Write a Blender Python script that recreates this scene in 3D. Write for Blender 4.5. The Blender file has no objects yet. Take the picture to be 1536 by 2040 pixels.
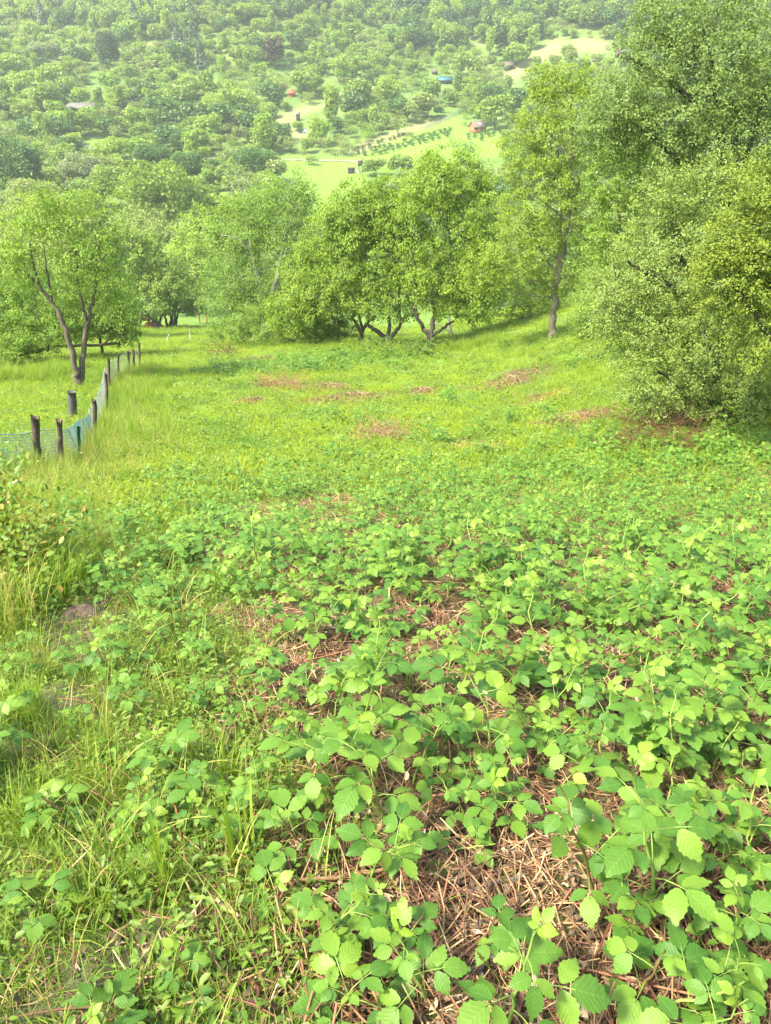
import bpy, math, random
import numpy as np
from mathutils import Vector, Matrix, Euler

# ------------------------------------------------------------------ camera, sky, sun, exposure
SC = bpy.context.scene
COL = SC.collection
PITCH = math.radians(30.0)
FPX = 1532.0                                  # focal length in pixels of the 1536 x 2040 photograph
cam_d = bpy.data.cameras.new('camera'); cam = bpy.data.objects.new('camera', cam_d); COL.objects.link(cam)
cam_d.sensor_fit = 'VERTICAL'; cam_d.sensor_height = 24.0; cam_d.lens = 24.0 * FPX / 2040.0
cam_d.clip_start = 0.05; cam_d.clip_end = 5000
cam.location = (0, 0, 0); cam.rotation_euler = (math.pi / 2 - PITCH, 0, 0)
SC.camera = cam

SUN_EL, SUN_AZ = math.radians(54), math.radians(-122)   # azimuth measured from +Y towards +X (negative: left)
world = bpy.data.worlds.new('World'); SC.world = world; world.use_nodes = True
wn = world.node_tree.nodes; wl = world.node_tree.links
bgn = wn['Background']; sky = wn.new('ShaderNodeTexSky'); sky.sky_type = 'NISHITA'; sky.sun_disc = False
sky.sun_elevation = SUN_EL; sky.sun_rotation = SUN_AZ; sky.air_density = 1.3; sky.dust_density = 3.5; sky.ozone_density = 1.0
wl.new(sky.outputs[0], bgn.inputs[0]); bgn.inputs[1].default_value = 0.135
sun_d = bpy.data.lights.new('sun', 'SUN'); sun = bpy.data.objects.new('sun', sun_d); COL.objects.link(sun)
sun_d.energy = 3.25; sun_d.angle = math.radians(7.0); sun_d.color = (1.0, 0.92, 0.76)
sd = Vector((math.sin(SUN_AZ) * math.cos(SUN_EL), math.cos(SUN_AZ) * math.cos(SUN_EL), math.sin(SUN_EL)))
sun.rotation_euler = sd.to_track_quat('Z', 'Y').to_euler()
SC.view_settings.view_transform = 'Standard'; SC.view_settings.look = 'None'
SC.view_settings.exposure = 2.03; SC.view_settings.gamma = 1.0
cy = SC.cycles
cy.max_bounces = 8; cy.diffuse_bounces = 4; cy.glossy_bounces = 2; cy.transmission_bounces = 4
cy.volume_bounces = 1; cy.transparent_max_bounces = 4; cy.use_denoising = True
cy.caustics_reflective = False; cy.caustics_refractive = False

rng = np.random.default_rng(7)
random.seed(7)

# ------------------------------------------------------------------ terrain function
PROF = np.array([(-30, 10.5), (-12, 3.0), (0, -1.55), (4, -3.05), (8, -4.6), (13, -6.3), (20, -8.3), (28, -10.1), (35, -11.5),
                 (50, -15.4), (72, -21.8), (100, -29), (125, -33), (160, -33.5), (205, -29), (250, -23.8), (300, -14.0), (350, -4.5),
                 (400, 7), (480, 30.6), (560, 56), (640, 72), (720, 76), (900, 70), (1200, 60)], float)
_yy = np.arange(-30, 1200, 0.25)
_zz = np.interp(_yy, PROF[:, 0], PROF[:, 1])
def _smooth(a, s):
    n = int(s * 4 * 3); k = np.exp(-0.5 * (np.arange(-n, n + 1) / (s * 4)) ** 2); k /= k.sum()
    p = np.pad(a, n, mode='reflect', reflect_type='odd'); return np.convolve(p, k, 'valid')
_z1, _z2 = _smooth(_zz, 1.2), _smooth(_zz, 9.0)
def sstep(a, b, x):
    t = np.clip((x - a) / (b - a), 0, 1); return t * t * (3 - 2 * t)
_w = sstep(30, 70, _yy); _zs = _z1 * (1 - _w) + _z2 * _w
def h(x, y):
    x = np.asarray(x, float); y = np.asarray(y, float)
    z = np.interp(y, _yy, _zs)
    nb = sstep(7, 18, y) * (1 - sstep(50, 110, y))
    z = z + 0.30 * np.logaddexp(0, (x - 3.0) * 1.4) / 1.4 * nb * (1 - 0.6 * sstep(9, 22, x))
    z = z - 0.05 * np.logaddexp(0, -x - 4.0) * sstep(8, 20, y) * (1 - sstep(40, 90, y))
    far = sstep(150, 320, y)
    z = z + far * (5.0 * np.sin(x / 61 + 1.3) * np.sin(y / 83 + .5) + 2.2 * np.sin(x / 27 + y / 41) + 0.02 * x)
    amp = 0.02 + 0.05 * sstep(8, 30, y)
    z = z + amp * (np.sin(x * 1.9 + 1.2 * np.sin(y * .7)) * np.sin(y * 1.3 + .4) + .6 * np.sin(x * 4.3 + y * 2.1) * np.sin(y * 3.7 - x))
    return z
def hz(x, y): return float(h(x, y))
CF, SF = math.cos(PITCH), math.sin(PITCH)
def ray(u, v):
    a = (u - 768) / FPX; b = (1020 - v) / FPX
    return np.array([a, CF + b * SF, -SF + b * CF])
_TS = np.geomspace(.5, 1500, 1100)
def G(u, v):
    """the point of the ground seen at a pixel of the photograph (survey of the site)"""
    d = ray(u, v); t = _TS
    for _ in range(3):
        below = d[2] * t < h(d[0] * t, d[1] * t); i = int(np.argmax(below)) if below.any() else len(t) - 1
        t = np.linspace(t[max(0, i - 1)], t[i], 40)
    return d * t[len(t) // 2]
def At(u, v, y):
    d = ray(u, v); return d * (y / d[1])
def depth(p): return p[1] * CF - p[2] * SF
def pix(p):
    p = np.asarray(p, float); x, y, z = p[..., 0], p[..., 1], p[..., 2]
    dp = y * CF - z * SF; return 768 + FPX * x / dp, 1020 - FPX * (y * SF + z * CF) / dp
def inpoly(u, v, poly):
    u = np.asarray(u, float); v = np.asarray(v, float); c = np.zeros(u.shape, bool); n = len(poly); j = n - 1
    for i in range(n):
        (xi, yi), (xj, yj) = poly[i], poly[j]
        c ^= ((yi > v) != (yj > v)) & (u < (xj - xi) * (v - yi) / (yj - yi + 1e-9) + xi); j = i
    return c
def gpoly(poly): return [tuple(G(u, v)[:2]) for u, v in poly]

# ------------------------------------------------------------------ mesh helpers
def new_mesh(name, V, F, mat=None, smooth=False, mats=None, mi=None, tint=None, uv=None):
    """F: list of (n,k) int arrays (or one) of polygons"""
    me = bpy.data.meshes.new(name)
    V = np.asarray(V, np.float32)
    if not isinstance(F, (list, tuple)): F = [F]
    F = [np.asarray(f, np.int32) for f in F if len(f)]
    me.vertices.add(len(V)); me.vertices.foreach_set('co', V.ravel())
    loops = np.concatenate([f.ravel() for f in F]); tot = np.concatenate([np.full(len(f), f.shape[1], np.int32) for f in F])
    st = np.concatenate([[0], np.cumsum(tot)[:-1]]).astype(np.int32)
    me.loops.add(len(loops)); me.loops.foreach_set('vertex_index', loops)
    me.polygons.add(len(tot)); me.polygons.foreach_set('loop_start', st); me.polygons.foreach_set('loop_total', tot)
    if smooth: me.polygons.foreach_set('use_smooth', np.ones(len(tot), bool))
    for m in (mats or [mat]):
        if m: me.materials.append(m)
    if mi is not None: me.polygons.foreach_set('material_index', np.asarray(mi, np.int32))
    if tint is not None:
        at = me.attributes.new('tint', 'FLOAT', 'FACE'); at.data.foreach_set('value', np.asarray(tint, np.float32))
    if uv is not None:
        l = me.uv_layers.new(name='UVMap'); l.data.foreach_set('uv', np.asarray(uv, np.float32)[loops].ravel())
    me.update(calc_edges=True); me.validate()
    return me
def link(name, me, parent=None, M=None):
    o = bpy.data.objects.new(name, me); COL.objects.link(o)
    if parent is not None: o.parent = parent
    if M is not None: o.matrix_basis = M
    return o
def empty(name, loc=(0, 0, 0)):
    o = bpy.data.objects.new(name, None); COL.objects.link(o); o.location = loc; o.empty_display_size = .1; return o
def tag(o, label=None, cat=None, group=None, kind=None):
    if label: o['label'] = label
    if cat: o['category'] = cat
    if group: o['group'] = group
    if kind: o['kind'] = kind
    return o
class MB:
    """collects tubes, boxes and sheets into one mesh"""
    def __init__(s): s.V = []; s.F4 = []; s.F3 = []; s.n = 0; s.m4 = []; s.m3 = []
    def add(s, V, F4=(), F3=(), m=0):
        V = np.asarray(V, float)
        if len(F4): s.F4.append(np.asarray(F4) + s.n); s.m4 += [m] * len(F4)
        if len(F3): s.F3.append(np.asarray(F3) + s.n); s.m3 += [m] * len(F3)
        s.V.append(V); s.n += len(V)
    def tube(s, P, R, k=6, m=0, cap=True):
        P = np.asarray(P, float); n = len(P); R = np.broadcast_to(np.asarray(R, float), (n,))
        T = np.gradient(P, axis=0); T /= np.linalg.norm(T, axis=1)[:, None] + 1e-9
        ref = np.array([0.31, 0.17, 0.93]) if abs(T[0][2]) < .8 else np.array([1, .13, .1])
        A = np.cross(T, ref); A /= np.linalg.norm(A, axis=1)[:, None] + 1e-9; B = np.cross(T, A)
        th = np.linspace(0, 2 * np.pi, k, endpoint=False)
        V = P[:, None] + R[:, None, None] * (A[:, None] * np.cos(th)[None, :, None] + B[:, None] * np.sin(th)[None, :, None])
        i = np.arange(n - 1)[:, None] * k; j = np.arange(k)[None]; j2 = (j + 1) % k
        F = np.stack([i + j, i + j2, i + k + j2, i + k + j], -1).reshape(-1, 4)
        V = V.reshape(-1, 3); F3 = []
        if cap:
            c = len(V); V = np.vstack([V, P[-1:]]); b = (n - 1) * k
            F3 = [(b + q, b + (q + 1) % k, c) for q in range(k)]
        s.add(V, F[:, ::-1], F3, m)
    def box(s, c, size, R=None, m=0):
        q = np.array([(x, y, z) for x in (-.5, .5) for y in (-.5, .5) for z in (-.5, .5)]) * np.asarray(size, float)
        if R is not None: q = q @ np.asarray(R).T
        s.add(q + np.asarray(c, float), [(0, 1, 3, 2), (4, 6, 7, 5), (0, 4, 5, 1), (2, 3, 7, 6), (0, 2, 6, 4), (1, 5, 7, 3)], m=m)
    def mesh(s, name, mat=None, smooth=False, mats=None, tint=None):
        F = []
        if s.F4: F.append(np.concatenate(s.F4))
        if s.F3: F.append(np.concatenate(s.F3))
        return new_mesh(name, np.concatenate(s.V), F, mat, smooth, mats, (s.m4 + s.m3) if mats else None, tint)

LEAF2_V = np.array([(0, 0, 0), (-.30, .45, .07), (0, 1, -.10), (.30, .45, .07)]); LEAF2_F = np.array([(0, 3, 2), (0, 2, 1)])
LEAF4_V = np.array([(0, 0, 0), (-.27, .28, .05), (-.28, .68, .03), (0, 1, -.12), (.28, .68, .03), (.27, .28, .05)])
LEAF4_F = np.array([(0, 5, 4), (0, 4, 3), (0, 3, 2), (0, 2, 1)])
def nrm(a): return a / (np.linalg.norm(a, axis=-1, keepdims=True) + 1e-9)
def cards(tv, tf, P, D, N, S):
    """leaves: template along +Y with normal +Z, at P, pointing D, facing N, scaled S"""
    Y = nrm(D); X = nrm(np.cross(Y, N)); Z = np.cross(X, Y)
    V = P[:, None] + S[:, None, None] * (tv[None, :, 0:1] * X[:, None] + tv[None, :, 1:2] * Y[:, None] + tv[None, :, 2:3] * Z[:, None])
    F = (np.arange(len(P)) * len(tv))[:, None, None] + tf[None]
    return V.reshape(-1, 3), F.reshape(-1, tf.shape[1])

# ------------------------------------------------------------------ materials
def nt(name):
    m = bpy.data.materials.new(name); m.use_nodes = True; n = m.node_tree.nodes; n.clear()
    out = n.new('ShaderNodeOutputMaterial'); return m, n, m.node_tree.links, out
def ramp(n, l, src, cols):
    r = n.new('ShaderNodeValToRGB'); e = r.color_ramp.elements
    while len(e) < len(cols): e.new(.5)
    for i, (p, c) in enumerate(cols): e[i].position = p; e[i].color = (*c, 1)
    l.new(src, r.inputs[0]); return r.outputs[0]
def math_(n, l, op, a, b=None, c=None):
    q = n.new('ShaderNodeMath'); q.operation = op
    for i, x in enumerate((a, b, c)):
        if x is None: continue
        if isinstance(x, (int, float)): q.inputs[i].default_value = x
        else: l.new(x, q.inputs[i])
    return q.outputs[0]
def mix_(n, l, f, a, b, mode='MIX'):
    q = n.new('ShaderNodeMix'); q.data_type = 'RGBA'; q.blend_type = mode
    for s, x in ((q.inputs[0], f), (q.inputs[6], a), (q.inputs[7], b)):
        if isinstance(x, (int, float)): s.default_value = x
        elif isinstance(x, tuple): s.default_value = (*x, 1)
        else: l.new(x, s)
    return q.outputs[2]
def noise_(n, l, vec, scale, detail=3, rough=.55):
    q = n.new('ShaderNodeTexNoise'); q.inputs['Scale'].default_value = scale; q.inputs['Detail'].default_value = detail
    q.inputs['Roughness'].default_value = rough
    if vec is not None: l.new(vec, q.inputs['Vector'])
    return q.outputs[0]
def leaf_mat(name, cols, trans=.35, rough=.5, spec=.35, veins=False, patch=None, tgain=(1.5, 1.35, .7), warm=1.32):
    """foliage: colour varied leaf by leaf, light passing through the blade"""
    m, n, l, out = nt(name)
    at = n.new('ShaderNodeAttribute'); at.attribute_name = 'tint'
    oi = n.new('ShaderNodeObjectInfo')
    f = math_(n, l, 'FRACT', math_(n, l, 'ADD', at.outputs['Fac'], oi.outputs['Random']))
    k = len(cols) - 1; cols = [(a * warm, b * 1.02, c_ * .66) for a, b, c_ in cols]
    c = ramp(n, l, f, [(i / k * .98 + .01, q) for i, q in enumerate(cols)])
    if patch:
        sc, col, lo, hi = patch
        nz = noise_(n, l, oi.outputs['Location'], sc, 2)
        pf = n.new('ShaderNodeMapRange'); pf.inputs[1].default_value = lo; pf.inputs[2].default_value = hi; l.new(nz, pf.inputs[0])
        c = mix_(n, l, pf.outputs[0], c, col)
    p = n.new('ShaderNodeBsdfPrincipled'); p.inputs['Roughness'].default_value = rough; p.inputs['Specular IOR Level'].default_value = spec
    if veins:
        uv = n.new('ShaderNodeUVMap'); sp = n.new('ShaderNodeSeparateXYZ'); l.new(uv.outputs[0], sp.inputs[0])
        ax = math_(n, l, 'ABSOLUTE', math_(n, l, 'SUBTRACT', sp.outputs[0], .5))
        ph = math_(n, l, 'MULTIPLY', math_(n, l, 'SUBTRACT', sp.outputs[1], math_(n, l, 'MULTIPLY', ax, .55)), 46)
        sv = math_(n, l, 'SINE', ph)
        vein = math_(n, l, 'POWER', math_(n, l, 'ADD', math_(n, l, 'MULTIPLY', sv, .5), .5), 6)
        mid = math_(n, l, 'LESS_THAN', ax, .022)
        vv = math_(n, l, 'MAXIMUM', math_(n, l, 'MULTIPLY', vein, .5), mid)
        c = mix_(n, l, math_(n, l, 'MULTIPLY', vv, .28), c, (.22, .36, .09))
        bp = n.new('ShaderNodeBump'); bp.inputs['Strength'].default_value = .25; bp.inputs['Distance'].default_value = .0015
        l.new(math_(n, l, 'SUBTRACT', 1, math_(n, l, 'POWER', math_(n, l, 'ADD', math_(n, l, 'MULTIPLY', sv, .5), .5), 2)), bp.inputs['Height'])
        l.new(bp.outputs[0], p.inputs['Normal'])
    if veins:
        tc = n.new('ShaderNodeTexCoord'); ad = n.new('ShaderNodeVectorMath'); ad.operation = 'ADD'; l.new(uv.outputs[0], ad.inputs[0])
        cb = n.new('ShaderNodeCombineXYZ'); l.new(math_(n, l, 'MULTIPLY', f, 37), cb.inputs[2]); l.new(cb.outputs[0], ad.inputs[1])
        bl = noise_(n, l, ad.outputs[0], 5, 4, .6); mr = n.new('ShaderNodeMapRange'); mr.inputs[1].default_value = .66; mr.inputs[2].default_value = .72; l.new(bl, mr.inputs[0])
        c = mix_(n, l, math_(n, l, 'MULTIPLY', mr.outputs[0], .75), c, (.17, .10, .04))
        b2 = noise_(n, l, ad.outputs[0], 2, 2, .5); c = mix_(n, l, .35, c, mix_(n, l, b2, (.02, .07, .015), (.20, .33, .07)), 'SOFT_LIGHT')
    l.new(c, p.inputs['Base Color'])
    t = n.new('ShaderNodeBsdfTranslucent'); l.new(mix_(n, l, 1.0, c, tuple(tgain), 'MULTIPLY'), t.inputs[0])
    s = n.new('ShaderNodeMixShader'); s.inputs[0].default_value = trans
    l.new(p.outputs[0], s.inputs[1]); l.new(t.outputs[0], s.inputs[2]); l.new(s.outputs[0], out.inputs[0]); return m
def plain_mat(name, c1, c2, scale=8, rough=.85, bump=.4, bdist=.01, stretch=None, coord='Object', third=None, spec=.3, rnd=.25):
    m, n, l, out = nt(name)
    tc = n.new('ShaderNodeTexCoord'); vec = tc.outputs[coord]
    if stretch:
        mp = n.new('ShaderNodeMapping'); mp.inputs['Scale'].default_value = stretch; l.new(vec, mp.inputs[0]); vec = mp.outputs[0]
    nz = noise_(n, l, vec, scale, 5, .65)
    cols = [(.3, c1), (.7, c2)] + ([(.85, third)] if third else [])
    oi = n.new('ShaderNodeObjectInfo')
    c = ramp(n, l, math_(n, l, 'ADD', nz, math_(n, l, 'MULTIPLY', math_(n, l, 'SUBTRACT', oi.outputs['Random'], .5), rnd)), cols)
    p = n.new('ShaderNodeBsdfPrincipled'); p.inputs['Roughness'].default_value = rough; p.inputs['Specular IOR Level'].default_value = spec
    l.new(c, p.inputs['Base Color'])
    b = n.new('ShaderNodeBump'); b.inputs['Strength'].default_value = bump; b.inputs['Distance'].default_value = bdist
    l.new(nz, b.inputs['Height']); l.new(b.outputs[0], p.inputs['Normal']); l.new(p.outputs[0], out.inputs[0]); return m

M = {}
M['bark'] = plain_mat('bark', (.10, .08, .06), (.22, .19, .15), 14, bump=.9, bdist=.03, stretch=(1, 1, .3), third=(.30, .31, .24))
M['bark_rusty'] = plain_mat('bark_rusty', (.055, .042, .03), (.125, .10, .075), 10, bump=.9, bdist=.03, stretch=(1, 1, .4), third=(.20, .10, .035))
M['bark_dark'] = plain_mat('bark_dark', (.045, .038, .03), (.10, .085, .07), 14, bump=.9, bdist=.03)
M['bark_grey'] = plain_mat('bark_grey', (.22, .20, .17), (.38, .35, .30), 14, bump=.8, bdist=.02)
M['bark_moss'] = plain_mat('bark_moss', (.05, .04, .025), (.16, .12, .04), 8, bump=.9, bdist=.03, third=(.14, .17, .04))
M['cherry'] = leaf_mat('cherry_leaves', [(.095, .20, .03), (.12, .235, .035), (.15, .27, .04), (.20, .32, .05)], .42, .5, .25, warm=1.2)
M['sparse'] = leaf_mat('old_tree_leaves', [(.085, .175, .04), (.105, .20, .045), (.13, .235, .05), (.17, .27, .06)], .38, .5, .25, warm=1.12)
M['plum'] = leaf_mat('plum_leaves', [(.095, .19, .03), (.115, .22, .035), (.145, .255, .04), (.185, .29, .05)], .4, .5, .25, warm=1.2)
M['haw'] = leaf_mat('hawthorn_leaves', [(.085, .165, .06), (.10, .19, .064), (.115, .21, .068), (.135, .23, .07), (.17, .26, .07)], .30, .5, .25, warm=1.2)
M['haw_yellow'] = leaf_mat('yellowish_hawthorn_leaves', [(.10, .19, .035), (.12, .215, .038), (.15, .24, .042), (.18, .27, .046)], .36, .5, .25, warm=1.28)
M['left_tree'] = leaf_mat('left_tree_leaves', [(.09, .20, .035), (.115, .23, .04), (.145, .265, .045), (.19, .31, .06)], .42, .5, .25, warm=1.15)
M['bright'] = leaf_mat('bright_leaves', [(.085, .20, .03), (.12, .25, .04), (.16, .30, .05)], .42)
M['mid'] = leaf_mat('mid_leaves', [(0.0974, 0.2014, 0.0455), (0.1299, 0.2468, 0.0545), (0.1689, 0.2923, 0.065)], 0.38, warm=1.22)
M['dark'] = leaf_mat('dark_leaves', [(0.0506, 0.1138, 0.0329), (0.0633, 0.1391, 0.0405), (0.0822, 0.1708, 0.0481)], 0.28, warm=1.05)
M['grey'] = leaf_mat('grey_green_leaves', [(0.1444, 0.2137, 0.0867), (0.1733, 0.2484, 0.0982), (0.2079, 0.2888, 0.1155)], 0.36, warm=1.1)
M['silver'] = leaf_mat('silver_leaves', [(.16, .21, .13), (.20, .25, .15), (.24, .29, .19)], .28, warm=1.0)
M['light'] = leaf_mat('light_leaves', [(0.1232, 0.2587, 0.0493), (0.1602, 0.308, 0.0592), (0.2033, 0.3573, 0.0715)], 0.4, warm=1.24)
M['yellow'] = leaf_mat('yellow_green_leaves', [(.13, .22, .045), (.16, .255, .05), (.19, .285, .06)], .35, warm=1.05)
M['conifer'] = leaf_mat('conifer_needles', [(.022, .055, .026), (.03, .068, .032), (.04, .085, .038)], .1, warm=1.0)
M['copper'] = leaf_mat('copper_leaves', [(.035, .02, .028), (.05, .026, .034), (.065, .035, .04)], .15, tgain=(1, 1, 1), warm=1.0)
M['bramble'] = leaf_mat('bramble_leaves', [(.06, .165, .042), (.082, .20, .046), (.105, .23, .05), (.13, .255, .056), (.16, .285, .062)], .36, .5, .28, veins=True, warm=1.18)
M['young'] = leaf_mat('young_bramble_leaves', [(.155, .29, .055), (.19, .325, .062), (.235, .355, .075)], .42, .45, .4, veins=True, warm=1.15)
M['cane_green'] = plain_mat('green_cane', (.12, .21, .04), (.22, .30, .06), 30, .5, .2)
M['cane_red'] = plain_mat('reddish_cane', (.13, .075, .03), (.20, .17, .05), 12, .55, .2)
M['herb'] = leaf_mat('herb_leaves', [(.06, .15, .03), (.085, .19, .035), (.12, .24, .04)], .35)
M['herb_blue'] = leaf_mat('bluish_herb_leaves', [(.06, .15, .055), (.08, .185, .065), (.105, .215, .075)], .3)
M['redleaf'] = leaf_mat('reddening_leaves', [(.08, .18, .03), (.10, .21, .04), (.13, .24, .045), (.09, .19, .03), (.11, .22, .035), (.17, .15, .035), (.12, .23, .04), (.10, .20, .035)], .35, warm=1.15)
M['grass'] = leaf_mat('meadow_grass_blades', [(.15, .27, .035), (.18, .31, .04), (.22, .34, .045), (.26, .37, .06)], .4, .6, .12,
                      patch=(.5, (.10, .20, .03), .54, .72), warm=1.22)
M['grass_tall'] = leaf_mat('tall_grass_blades', [(.11, .22, .035), (.14, .26, .04), (.18, .29, .05), (.23, .31, .075)], .4, .6, .15, warm=1.08)
M['grass_fore'] = leaf_mat('foreground_grass_blades', [(.085, .175, .03), (.11, .21, .035), (.145, .24, .045), (.20, .26, .07)], .35, .6, .15, warm=1.12)
M['grass_dry'] = leaf_mat('seeding_grass_blades', [(.23, .28, .10), (.30, .31, .14), (.20, .28, .07), (.34, .32, .16)], .3, .6, .15, warm=1.12)
M['straw'] = plain_mat('dry_stems', (.11, .06, .03), (.30, .185, .09), 6, .85, .3, third=(.50, .36, .19), rnd=.8)
M['straw_red'] = plain_mat('reddish_dry_stems', (.10, .042, .023), (.26, .125, .068), 6, .85, .3, rnd=.8)
M['deadleaf'] = plain_mat('dead_leaves', (.07, .05, .03), (.20, .145, .085), 20, .9, .4, third=(.36, .30, .20), rnd=.8)
M['soil'] = plain_mat('soil', (.05, .036, .026), (.13, .095, .068), 14, .95, 1.0, .05)
M['lichen_wood'] = plain_mat('lichen_wood', (.05, .037, .026), (.12, .088, .06), 18, .9, .9, .02, third=(.20, .10, .03))
M['grey_wood'] = plain_mat('grey_wood', (.06, .055, .048), (.12, .115, .10), 16, .9, .8, .02, stretch=(1, 1, .2))
M['net_green'] = plain_mat('green_netting', (.11, .20, .195), (.16, .27, .265), 4, .5, 0)
M['net_grey'] = plain_mat('wire_netting', (.24, .27, .27), (.34, .37, .37), 4, .45, 0)
M['post_green'] = plain_mat('green_stake', (.01, .13, .075), (.015, .16, .09), 4, .5, 0)
M['white'] = plain_mat('white_plastic', (.55, .55, .48), (.65, .65, .58), 4, .5, 0)
M['rust'] = plain_mat('rusty_post', (.18, .075, .035), (.27, .12, .05), 8, .8, .3)
M['cow'] = plain_mat('brown_cow_hide', (.11, .035, .016), (.18, .06, .026), 3, .75, .2)
M['wood_orange'] = plain_mat('orange_wood', (.26, .10, .04), (.34, .15, .065), 5, .7, .3, stretch=(6, 6, 1))
M['roof_brown'] = plain_mat('brown_roof', (.08, .06, .05), (.13, .10, .08), 3, .8, .3)
M['roof_red'] = plain_mat('red_roof', (.24, .075, .035), (.30, .105, .05), 3, .8, .3)
M['roof_grey'] = plain_mat('grey_roof', (.09, .085, .08), (.15, .14, .13), 2, .8, .3)
M['dark_wood'] = plain_mat('dark_wood', (.035, .028, .025), (.07, .055, .05), 4, .8, .3)
M['teal'] = plain_mat('teal_tarp', (.03, .10, .105), (.045, .13, .13), 2, .5, .2)
M['pale_blue'] = plain_mat('pale_blue_tarp', (.22, .30, .33), (.30, .38, .40), 2, .5, .2)
M['gravel'] = plain_mat('pale_gravel', (.13, .13, .085), (.19, .185, .13), .6, .95, .3, coord='Object')
M['flower'] = plain_mat('white_petals', (.78, .78, .72), (.85, .85, .8), 5, .6, 0)

# ------------------------------------------------------------------ the ground
PALE_PX = (
    [(535, 247), (548, 232), (590, 215), (640, 205), (660, 207), (600, 232), (560, 250)],
    [(670, 190), (700, 180), (770, 165), (790, 172), (720, 190), (660, 205)],
    [(1000, 148), (1050, 112), (1095, 80), (1150, 76), (1215, 84), (1205, 100), (1110, 108), (1075, 125), (1035, 158), (1000, 175)],
    [(85, 55), (110, 40), (140, 38), (135, 50)], [(235, 96), (260, 86), (310, 88), (290, 98)], [(990, 85), (965, 85), (940, 92), (960, 97)],
    [(560, 255), (620, 262), (640, 280), (600, 285)], [(1180, 105), (1195, 92), (1215, 90), (1200, 110)],
    [(690, 300), (760, 268), (890, 232), (905, 238), (780, 280), (700, 310)])
GLADE_PX = (
    [(150, 178), (205, 170), (210, 195), (150, 200)], [(60, 175), (95, 170), (95, 190), (60, 192)], [(635, 160), (665, 150), (680, 165), (650, 178)],
    [(560, 248), (640, 225), (690, 205), (700, 230), (650, 265), (580, 275)], [(850, 168), (900, 160), (920, 185), (870, 195)],
    [(780, 195), (840, 180), (850, 210), (790, 215)], [(560, 180), (610, 188), (600, 198), (560, 196)],
    [(150, 270), (200, 275), (215, 302), (170, 300)], [(540, 311), (700, 312), (780, 318), (780, 345), (560, 335)],
    [(690, 308), (760, 275), (900, 228), (1000, 262), (1005, 312), (880, 322), (760, 335)],
    [(560, 330), (705, 326), (740, 360), (690, 430), (600, 420)], [(420, 345), (450, 345), (465, 400), (430, 400)])
PALE = [gpoly(p) for p in PALE_PX]; GLADE = [gpoly(p) for p in GLADE_PX]
ALLCLEAR = PALE + GLADE
EDGE = lambda y: np.interp(y, [0, 1.3, 2.2, 4.15, 8, 12], [-.36, -.46, -.56, -1.25, -2.75, -4.2])             # left border of the bramble field
def field_mask(x, y):
    e = EDGE(y) + (.14 * np.sin(y * 1.7) + .10 * np.sin(y * 4.1 + 1)) * np.clip(y / 3, .3, 2)
    far = 10.6 + 0.25 * np.clip(x, -3, 6) + .5 * np.sin(x * 1.3) + .3 * np.sin(x * 3.1)
    return sstep(0, .5, x - e) * (1 - sstep(-2.0, 1.6, y - far))
BARE = [(G(505, 1250)[:2], .34), (G(470, 1420)[:2], .30), (G(890, 1265)[:2], .42), (G(960, 1290)[:2], .3), (G(640, 1725)[:2], .20), (G(880, 1850)[:2], .26),
        (G(1050, 1700)[:2], .26), (G(560, 1890)[:2], .22), (G(1420, 1690)[:2], .2), (G(1500, 1960)[:2], .2), (G(720, 1040)[:2], .6), (G(640, 1000)[:2], .5), (G(1260, 1150)[:2], .35),
        (G(450, 1700)[:2], .18), (G(1050, 1330)[:2], .3), (G(840, 1220)[:2], .3), (G(580, 1330)[:2], .2), (G(1180, 1300)[:2], .25), (G(560, 1130)[:2], .35), (G(900, 1090)[:2], .3), (G(1450, 1180)[:2], .3), (G(1000, 1850)[:2], .16), (G(1300, 1450)[:2], .15)]
BARE2 = [((c[0], c[1] - min(.25, .07 * c[1])), s_ * (.5 if c[1] < 2.4 else 1.5)) for c, s_ in BARE]
SOIL = [(G(150, 1310)[:2], .22), (G(90, 1500)[:2], .16), (G(250, 1880)[:2], .08), (G(60, 1760)[:2], .12), (G(160, 1235)[:2], .42), (G(110, 1960)[:2], .10), (G(220, 1135)[:2], .3), (G(380, 1830)[:2], .14), (G(120, 1390)[:2], .22)]
MULCH = [(G(630, 800)[:2], .8), (G(840, 778)[:2], .8), (G(950, 890)[:2], .7), (G(500, 800)[:2], .6), (G(1180, 830)[:2], .7), (G(660, 770)[:2], .9), (G(1000, 770)[:2], .8), (G(1030, 752)[:2], 1.7), (G(700, 790)[:2], 1.5), (G(560, 770)[:2], 1.1), (G(760, 872)[:2], .9), (G(1130, 838)[:2], .9), (G(520, 714)[:2], .9), (G(1090, 790)[:2], .9), (G(440, 700)[:2], .7)]
def spots(x, y, L, soft=.45):
    r = np.zeros(np.shape(x))
    wob = 1 + .30 * np.sin(x * 5.1 + y * 2.3) + .25 * np.sin(x * 2.2 - y * 6.7) + .25 * np.sin(x * 9.3 + 2 * np.sin(y * 4))
    for (c, s) in L: r = np.maximum(r, 1 - sstep(s * soft, s * 1.3, np.hypot(x - c[0], (y - c[1])) * wob))
    return r
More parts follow.
